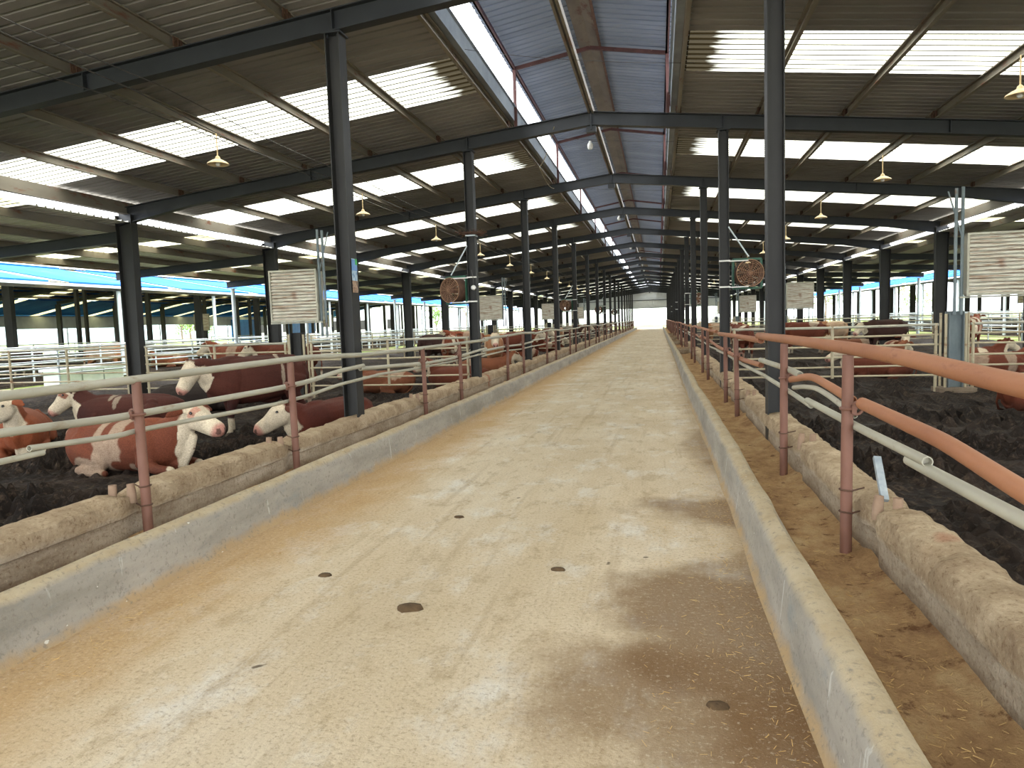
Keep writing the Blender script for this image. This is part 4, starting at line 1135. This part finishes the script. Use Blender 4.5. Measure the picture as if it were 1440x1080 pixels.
# hero animals of the near pens
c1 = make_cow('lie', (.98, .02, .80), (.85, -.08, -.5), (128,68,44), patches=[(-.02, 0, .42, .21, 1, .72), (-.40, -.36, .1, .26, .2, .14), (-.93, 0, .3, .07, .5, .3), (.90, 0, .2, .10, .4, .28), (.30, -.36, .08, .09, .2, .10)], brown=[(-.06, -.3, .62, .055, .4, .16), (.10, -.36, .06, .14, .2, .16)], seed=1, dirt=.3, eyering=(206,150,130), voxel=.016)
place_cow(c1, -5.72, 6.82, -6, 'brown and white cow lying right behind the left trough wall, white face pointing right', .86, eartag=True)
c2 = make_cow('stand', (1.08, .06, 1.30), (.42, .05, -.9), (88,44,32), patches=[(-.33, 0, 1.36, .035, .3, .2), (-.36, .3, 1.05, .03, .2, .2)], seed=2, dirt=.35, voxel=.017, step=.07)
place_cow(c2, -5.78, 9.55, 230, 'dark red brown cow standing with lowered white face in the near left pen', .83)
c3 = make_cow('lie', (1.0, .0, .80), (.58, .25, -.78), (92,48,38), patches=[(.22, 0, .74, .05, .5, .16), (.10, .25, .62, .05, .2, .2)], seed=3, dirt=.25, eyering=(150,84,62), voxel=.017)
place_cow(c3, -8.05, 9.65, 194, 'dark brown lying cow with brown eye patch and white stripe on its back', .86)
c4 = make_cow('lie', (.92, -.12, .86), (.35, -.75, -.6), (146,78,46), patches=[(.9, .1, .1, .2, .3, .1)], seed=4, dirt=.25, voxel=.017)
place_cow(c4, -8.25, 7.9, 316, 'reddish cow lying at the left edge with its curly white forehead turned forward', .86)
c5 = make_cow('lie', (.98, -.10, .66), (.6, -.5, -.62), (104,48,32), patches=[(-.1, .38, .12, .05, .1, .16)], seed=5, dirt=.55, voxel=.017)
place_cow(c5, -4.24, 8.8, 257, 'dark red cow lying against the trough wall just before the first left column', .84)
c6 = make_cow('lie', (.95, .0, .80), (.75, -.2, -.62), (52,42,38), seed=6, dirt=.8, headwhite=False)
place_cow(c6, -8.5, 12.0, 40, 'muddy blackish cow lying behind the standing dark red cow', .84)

# a small stock of other animals, each used again further back with its own place
lib = {
 'l_brown': make_cow('lie', LIEPOLL, (.8, .15, -.58), (122,62,40), patches=[(.1, -.3, .5, .16, .4, .22)], seed=11, voxel=.024),
 'l_tan': make_cow('lie', (.95, .1, .82), (.7, .4, -.58), (148,90,60), patches=[(-.5, 0, .6, .2, .5, .3)], seed=12, voxel=.024),
 'l_pied': make_cow('lie', LIEPOLL, (.8, -.2, -.55), (130,66,42), patches=[(-.55, 0, .6, .3, .6, .4), (.25, 0, .5, .15, .6, .5)], seed=13, voxel=.024),
 's_brown': make_cow('stand', (1.12, 0, 1.36), (.72, 0, -.7), (116,58,38), patches=[(-.4, .1, 1.3, .2, .3, .16)], seed=14, voxel=.024, step=.06),
 's_dark': make_cow('stand', (1.05, .1, 1.22), (.6, .2, -.78), (72,44,36), patches=[], seed=15, voxel=.024, headwhite=True, step=.05),
 's_pied': make_cow('stand', (1.12, 0, 1.4), (.78, .1, -.62), (150,80,52), patches=[(-.1, 0, 1.1, .22, .6, .5), (-.7, 0, 1.1, .12, .5, .4)], seed=16, voxel=.024, step=.07),
 's_white': make_cow('stand', (1.1, 0, 1.34), (.75, 0, -.66), (186,132,92), patches=[(-.1, 0, 1.0, .7, .6, .5)], seed=17, voxel=.024),
}
GRP = None
herd = [
 # left pens beyond the first cross fence
 ('l_tan', -6.1, 15.3, 175, 'tan orange cow lying behind the first left cross fence, left of the first column'),
 ('l_brown', -4.55, 16.0, 170, 'red brown cow with white blotch lying between first and second left columns'),
 ('s_brown', -8.9, 16.2, 190, 'brown cow standing behind the cross fence left of the lowered white face'),
 ('s_pied', -10.6, 16.6, 165, 'light brown cow standing behind the cross fence near the first eave column'),
 ('s_dark', -7.9, 24.5, 75, 'dark brown cow seen from behind, deep between the first and second left columns'),
 ('s_pied', -8.0, 29.5, 185, 'red cow with white streaks standing far back in the left pens'),
 ('s_white', -4.75, 20.6, 285, 'cow with pale curly face looking at the viewer past the second left column'),
 ('s_brown', -5.0, 24.6, 10, 'brown white-backed cow standing between second and third left columns'),
 ('l_tan', -4.75, 19.6, 20, 'tan cow lying by the wall right of the second left column'),
 ('s_pied', -6.6, 22.4, 100, 'red pied cow partly hidden behind the second left column'),
 ('s_brown', -4.7, 29.8, 5, 'brown cow standing beyond the third left column'),
 ('l_pied', -4.75, 27.0, 190, 'pied cow lying low by the third left column'),
 ('l_brown', -4.8, 35.0, 10, 'cow lying by the wall past the fourth left column'),
 ('s_white', -4.6, 39.0, 100, 'pale cow standing near the fifth left column'),
 ('s_dark', -4.6, 44.0, 0, 'dark cow standing near the sixth left column'),
 ('s_brown', -5.4, 47.3, 20, 'brown cow standing near the seventh left column'),
 ('s_dark', -4.5, 57.0, 350, 'dark cow with head at the trough far down the left side'),
 ('s_brown', -4.6, 63.0, 10, 'brown cow standing very far down the left side'),
 ('s_pied', -4.6, 70.0, 0, 'pied cow standing near the far end of the left side'),
 # right pens
 ('l_brown', 5.44, 11.45, 12, 'red brown cow lying at the right picture edge under the rust red rail'),
 ('l_pied', 6.95, 16.9, 5, 'brown cow with white back and flank patch lying behind the blue grey divider post'),
 ('l_brown', 7.6, 19.6, 10, 'brown cow lying farther back behind the divider post, half hidden by the pied one'),
 ('l_tan', 5.7, 20.6, 15, 'tan cow lying behind the first right cross fence with white face turned away'),
 ('l_brown', 4.75, 17.1, 185, 'dark brown cow lying low right behind the first right cross fence'),
 ('l_pied', 7.3, 24.5, 270, 'cow lying facing the viewer just left of the fourth right eave column'),
 ('l_tan', 6.6, 27.0, 180, 'pale headed cow lying beyond the one facing the viewer'),
 ('s_brown', 5.0, 27.0, 170, 'long brown cow standing broadside behind the first right column'),
 ('s_white', 6.6, 29.9, 215, 'pale backed cow standing in the middle of the right hand row'),
 ('s_dark', 7.5, 26.4, 195, 'black brown cow standing at the right end of the row'),
 ('s_pied', 10.6, 27.6, 60, 'red cow standing beyond the blue grey divider post under the right lean-to'),
 ('s_pied', 3.2, 30.0, 250, 'pied cow with its head up between first and second right columns'),
 ('s_white', 2.9, 37.0, 200, 'pale cow far back between the second and first right columns'),
 ('s_brown', 2.6, 24.0, 100, 'brown cow with lowered head at the trough just past the second right column'),
 ('l_pied', 9.6, 33.5, 100, 'pied cow lying far back on the right'),
]
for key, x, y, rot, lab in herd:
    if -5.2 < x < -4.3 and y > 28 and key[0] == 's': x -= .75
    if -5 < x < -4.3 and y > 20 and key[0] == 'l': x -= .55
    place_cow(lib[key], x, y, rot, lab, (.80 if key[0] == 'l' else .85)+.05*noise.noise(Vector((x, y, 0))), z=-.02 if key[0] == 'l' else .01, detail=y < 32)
# ------------------------------------------------------------------ neighbouring sheds across the yards
def tray(m, x0, x1, z0, z1, ya, yb, t=.05):
    """thick sloping sheet"""
    m.add([(x0, ya, z0), (x1, ya, z1), (x1, yb, z1), (x0, yb, z0), (x0, ya, z0+t), (x1, ya, z1+t), (x1, yb, z1+t), (x0, yb, z0+t)],
          [(3,2,1,0), (4,5,6,7), (0,1,5,4), (1,2,6,5), (2,3,7,6), (3,0,4,7)])
def other_shed(xc, side, label):
    o = empty('cattle_shed', (xc, 0, 0)); tag(o, label, 'shed')
    ya, yb = -8, 108
    NY = [6*k for k in range(18)]
    def strip_roof(x0, x1, z0, z1, nm, mat, sw):
        m = MB(); cur = ya
        for y in NY[:-1]:
            tray(m, x0, x1, z0, z1, cur, y+2.6); cur = y+2.6+sw
        tray(m, x0, x1, z0, z1, cur, yb)
        m.obj(nm, mat, o)
        for y in NY[:-1]:
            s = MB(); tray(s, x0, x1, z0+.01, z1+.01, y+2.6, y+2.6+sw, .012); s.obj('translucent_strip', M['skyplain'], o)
    for sg in (-1, 1):
        strip_roof(sg*.0, sg*10.4, 5.6, 4.45, 'main_roof', [M['blueroof']], 1.5)
        strip_roof(sg*10.3, sg*15.6, 4.40, 3.38, 'leanto_roof', [M['blueroof']], .9)
        for k in range(6): 
            x = sg*(1.6+1.5*k); m = MB(); m.box((-.03, ya, -.15), (.03, yb, 0)); m.obj('purlin', M['purlin'], o, loc=(x, 0, 5.6-.1106*abs(x)-.002))
        m = MB(); x = sg*15.62; m.box((-.06, ya, 3.27), (.06, yb, 3.36)); m.obj('gutter', M['galvnew'], o, loc=(x, 0, 0))
        m = MB(); m.box((-.03, ya, 3.2), (.03, yb, 3.38)); m.obj('edge_purlin', M['purlin'], o, loc=(sg*15.2, 0, 0))
    cmesh = {w: MB().box((-.5*w, -.1, 0), (.5*w, .1, h)).mesh('column', M['column']) for w, h in ((.18, 5.0), (.36, 4.1))}
    pm = MB().tube([(0, 0, 0), (0, 0, 3.2)], .075, 10).mesh('post', M['galvnew'], True)
    bm_ = MB().sweep(HBEAM(.15, .26), [(-10.4, 0, 4.2), (0, 0, 5.3), (10.4, 0, 4.2)]).mesh('beam', M['beam'])
    for y in NY[1:]:
        for x in (-2.43, 2.43): link('column', cmesh[.18], o, (x, y+.1, 0))
        for x in (-10.28, 10.28): link('column', cmesh[.36], o, (x, y+.1, 0))
        for x in (-15.3, 15.3): link('post', pm, o, (x, y+.1, 0))
        link('beam', bm_, o, (0, y+.1, 0))
    return o
NX = {'left': -35.5, 'right': 33.0}
for sd, sg in (('left', -1), ('right', 1)):
    xc = NX[sd]
    other_shed(xc, sd, f'neighbouring open cattle shed with a blue roof across the {sd} yard')
    m = MB(); m.box((-15.2, 2, -.05), (15.2, 106, .04)); tag(m.obj('floor_far_'+sd, M['mud'], loc=(xc, 0, 0)), f'dark mud floor under the neighbouring shed on the {sd}', 'mud floor', kind='structure')
    inner = xc-sg*15.0; near = xc-sg*10.0
    for j in range(4):
        yard_fence(inner, 8+18*j, f'{ORD[j]} length of bright pipe fence along the near side of the {sd} neighbouring shed', f'fences of the {sd} neighbouring shed')
        a, b = sorted((inner+sg*.2, near+sg*7.2))
        cross_fence(a, b, 12.1+18*j, f'{ORD[j]} cross fence of bright pipes inside the {sd} neighbouring shed', ('galvnew', 'galvnew'), f'cross fences of the {sd} neighbouring shed', posts=6)
    for j, y in enumerate((24, 42, 60)):
        yy = y-.06; xs_ = xc-sg*6.4
        o = empty('fan_shutter', (xs_, yy, 2.2)); tag(o, f'{ORD[j]} rusty fan shutter from the viewer inside the {sd} neighbouring shed', 'fan shutter', f'fan shutters of the {sd} neighbouring shed')
        link('frame', SF, o); link('slats', SS, o)
    # cattle over there
herd2 = [('s_white', -21.6, 24.8, 20, 'pale cow standing across the left yard behind bright pipe fences'),
         ('l_tan', -21.6, 28.6, 190, 'tan cow lying across the left yard behind the white blocks'),
         ('s_dark', -23.0, 22.5, 170, 'dark cow standing under the left neighbouring shed at the picture edge'),
         ('s_brown', -25.0, 30.0, 20, 'brown cow standing deep in the left neighbouring shed'),
         ('s_brown', -23.5, 44.0, 0, 'brown cow far off in the left neighbouring shed'),
         ('s_brown', 20.5, 42.0, 30, 'brown cow standing in the right neighbouring shed behind bright rails'),
         ('s_dark', 22.5, 47.0, 10, 'dark cow in the right neighbouring shed beside the brown one'),
         ('s_pied', 21.0, 56.0, 200, 'pied cow far off in the right neighbouring shed')]
for key, x, y, rot, lab in herd2: place_cow(lib[key], x, y, rot, lab, .86, z=.02, detail=False)
# white painted block water trough in the left yard
o = empty('water_trough', (-18.4, 20.2, -.04)); tag(o, 'white painted block water trough in the left yard', 'water trough')
m = MB()
for k in range(3): m.box((-.30, -1.35+.92*k, 0), (.30, -.5+.92*k, .52))
m.obj('block', M['whiteblock'], o)
m = MB(); m.box((-.36, -1.45, .5), (.36, 1.45, .58)); m.obj('rim', M['whiteblock'], o)
# blue sheets hung at the far side of the left neighbouring shed
for k, (x, y, w) in enumerate(((-50.5, 78.5, 5.5), (-50.5, 92, 8))):
    m = MB(); m.box((-.05, 0, .3), (.05, w, 3.0)); tag(m.obj('blue_curtain', M['bluepaint'], loc=(x, y, 0)), ('bright blue sheet beyond the left neighbouring shed, the one farther left', 'bright blue sheet beyond the left neighbouring shed, nearest the first column')[k], 'curtain')
# far buildings and trees
for k, (x, y, w, h, lab) in enumerate(((-58, 118, 30, 6.5, 'long pale building far off beyond the left sheds'), (-2, 150, 46, 7, 'pale white building closing the view beyond the far doorway'))):
    o = empty('far_building', (x, y, 0)); tag(o, lab, 'building')
    m = MB(); m.box((-w/2, 0, 0), (w/2, 8, h)); m.obj('walls', M['endsheet'], o)
    m = MB(); tray(m, -w/2-.4, w/2+.4, h, h, -.5, 8.5, .25); m.obj('roof', M['flash'], o)
    m = MB()
    for i in range(int(w//5)): m.box((-w/2+2+5*i, -.05, 1.2), (-w/2+3.6+5*i, 0, 2.8))
    m.obj('windows', M['column'], o) if k == 0 else None
r = random.Random(21)
def tree_mesh(seed, h, w):
    q = random.Random(seed); m = MB(); t = MB()
    t.tube([(0, 0, 0), (q.uniform(-.2,.2), 0, h*.3), (q.uniform(-.4,.4), .2, h*.62)], [.16, .12, .06], 8)
    for i in range(5):
        a = q.uniform(0, 6.28); z = h*q.uniform(.3, .5); t.tube([(0, 0, z), (w*.3*math.cos(a), w*.3*math.sin(a), z+h*.22)], [.06, .025], 6)
    cl = [(Vector((q.uniform(-1, 1)*w*.5, q.uniform(-1, 1)*w*.5, h*q.uniform(.3, .95))), q.uniform(.16, .3)*w) for _ in range(16)]
    for c, rr in cl:
        for _ in range(75):
            d = Vector((q.gauss(0, 1), q.gauss(0, 1), q.gauss(0, 1))).normalized()*rr*q.random()**.4
            p = c+d; s = q.uniform(.10, .2); a = Vector((q.gauss(0,1), q.gauss(0,1), q.gauss(0,1))).normalized(); b = a.orthogonal().normalized()
            m.add([p-a*s, p+b*s*.5, p+a*s, p-b*s*.5], [(0, 1, 2, 3)])
    return m.mesh('crown', M['leaf']), t.mesh('trunk', M['bark'], True)
TR = [tree_mesh(i, 5.0+i*.6, 4.4+i*.3) for i in range(4)]
spots = [(58, 74), (64, 84), (57, 96), (66, 108), (60, 122), (54, 66), (70, 68), (62, 58), (68, 50), (-80, 112), (-64, 100), (-70, 96), (-84, 122), (40, 126), (28, 132), (-36, 134), (-44, 140)]
for i, (x, y) in enumerate(spots):
    cr, tk = TR[i % 4]; o = empty('tree', (x, y, -.05), r.uniform(0, 6.28)); s = r.uniform(.85, 1.25); o.scale = (s, s, s)
    link('crown', cr, o); link('trunk', tk, o)
    where = 'beyond the right sheds' if x > 50 else ('beyond the left sheds' if x < -50 else ('past the far end on the right' if x > 0 else 'past the far end on the left'))
    tag(o, f'leafy green tree {where}', 'tree', f'trees {where}')

# grey panels hung along the far side of each neighbouring shed, and haze-tinted hills beyond
for sd, sg in (('left', -1), ('right', 1)):
    x = NX[sd]+sg*15.1; q = random.Random(5)
    for j, y in enumerate(range(24, 96, 12)):
        h = q.choice((.55, .8, 1.0)); m = MB(); m.box((-.03, 0, 3.3-h), (.03, 11.8, 3.3))
        tag(m.obj('side_sheet', M['endsheet'], loc=(x, y, 0)), f'{ORD[j]} pale sheet from the viewer hung along the far side of the {sd} neighbouring shed', 'side sheet', f'pale side sheets of the {sd} neighbouring shed')
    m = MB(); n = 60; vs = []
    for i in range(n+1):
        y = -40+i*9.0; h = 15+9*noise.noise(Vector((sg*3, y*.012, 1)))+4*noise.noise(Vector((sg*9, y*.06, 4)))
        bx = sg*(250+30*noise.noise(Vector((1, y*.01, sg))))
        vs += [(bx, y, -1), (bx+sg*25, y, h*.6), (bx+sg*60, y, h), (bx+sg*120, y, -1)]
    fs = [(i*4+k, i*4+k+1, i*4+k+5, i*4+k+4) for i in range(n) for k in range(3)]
    tag(m.add(vs, fs).obj('hills_'+sd, M['hill'], None, True), f'haze-tinted pale hills far beyond the {sd} sheds', 'hills', kind='structure')
# ------------------------------------------------------------------ sky, camera, view
W = bpy.data.worlds.new('overcast'); SC.world = W; W.use_nodes = True
nt = W.node_tree; nt.nodes.clear()
bg = nt.nodes.new('ShaderNodeBackground'); wo = nt.nodes.new('ShaderNodeOutputWorld')
tc = nt.nodes.new('ShaderNodeTexCoord'); sx = nt.nodes.new('ShaderNodeSeparateXYZ'); rp = nt.nodes.new('ShaderNodeValToRGB')
nt.links.new(tc.outputs['Generated'], sx.inputs[0]); nt.links.new(sx.outputs[2], rp.inputs[0])
e = rp.color_ramp.elements; e[0].position = .0; e[0].color = (.40, .43, .455, 1); e[1].position = .8; e[1].color = (.99, 1.0, 1.01, 1)
nt.links.new(rp.outputs[0], bg.inputs[0]); bg.inputs[1].default_value = 1.0
nt.links.new(bg.outputs[0], wo.inputs[0])
cd = bpy.data.cameras.new('camera'); cam = bpy.data.objects.new('camera', cd); COL.objects.link(cam)
yaw, pitch, roll = .2035, .085, .0335
fw = Vector((-math.sin(yaw)*math.cos(pitch), math.cos(yaw)*math.cos(pitch), -math.sin(pitch)))
rt = Vector((math.cos(yaw), math.sin(yaw), 0)); up = rt.cross(fw)
R2 = rt*math.cos(roll)-up*math.sin(roll); U2 = up*math.cos(roll)+rt*math.sin(roll)
mw = Matrix((R2, U2, -fw)).transposed().to_4x4(); mw.translation = (0, 0, 1.5)
cam.matrix_world = mw
cd.sensor_fit = 'HORIZONTAL'; cd.sensor_width = 36; cd.lens = 1010.5/1440*36; cd.clip_end = 600; cd.clip_start = .05
SC.camera = cam
SC.view_settings.view_transform = 'Standard'; SC.view_settings.look = 'None'; SC.view_settings.gamma = 1; SC.view_settings.use_curve_mapping = False
SC.view_settings.exposure = 3.55
cy = SC.cycles
cy.use_denoising = True; cy.max_bounces = 10; cy.diffuse_bounces = 5; cy.glossy_bounces = 3; cy.transparent_max_bounces = 16
cy.sample_clamp_indirect = 6
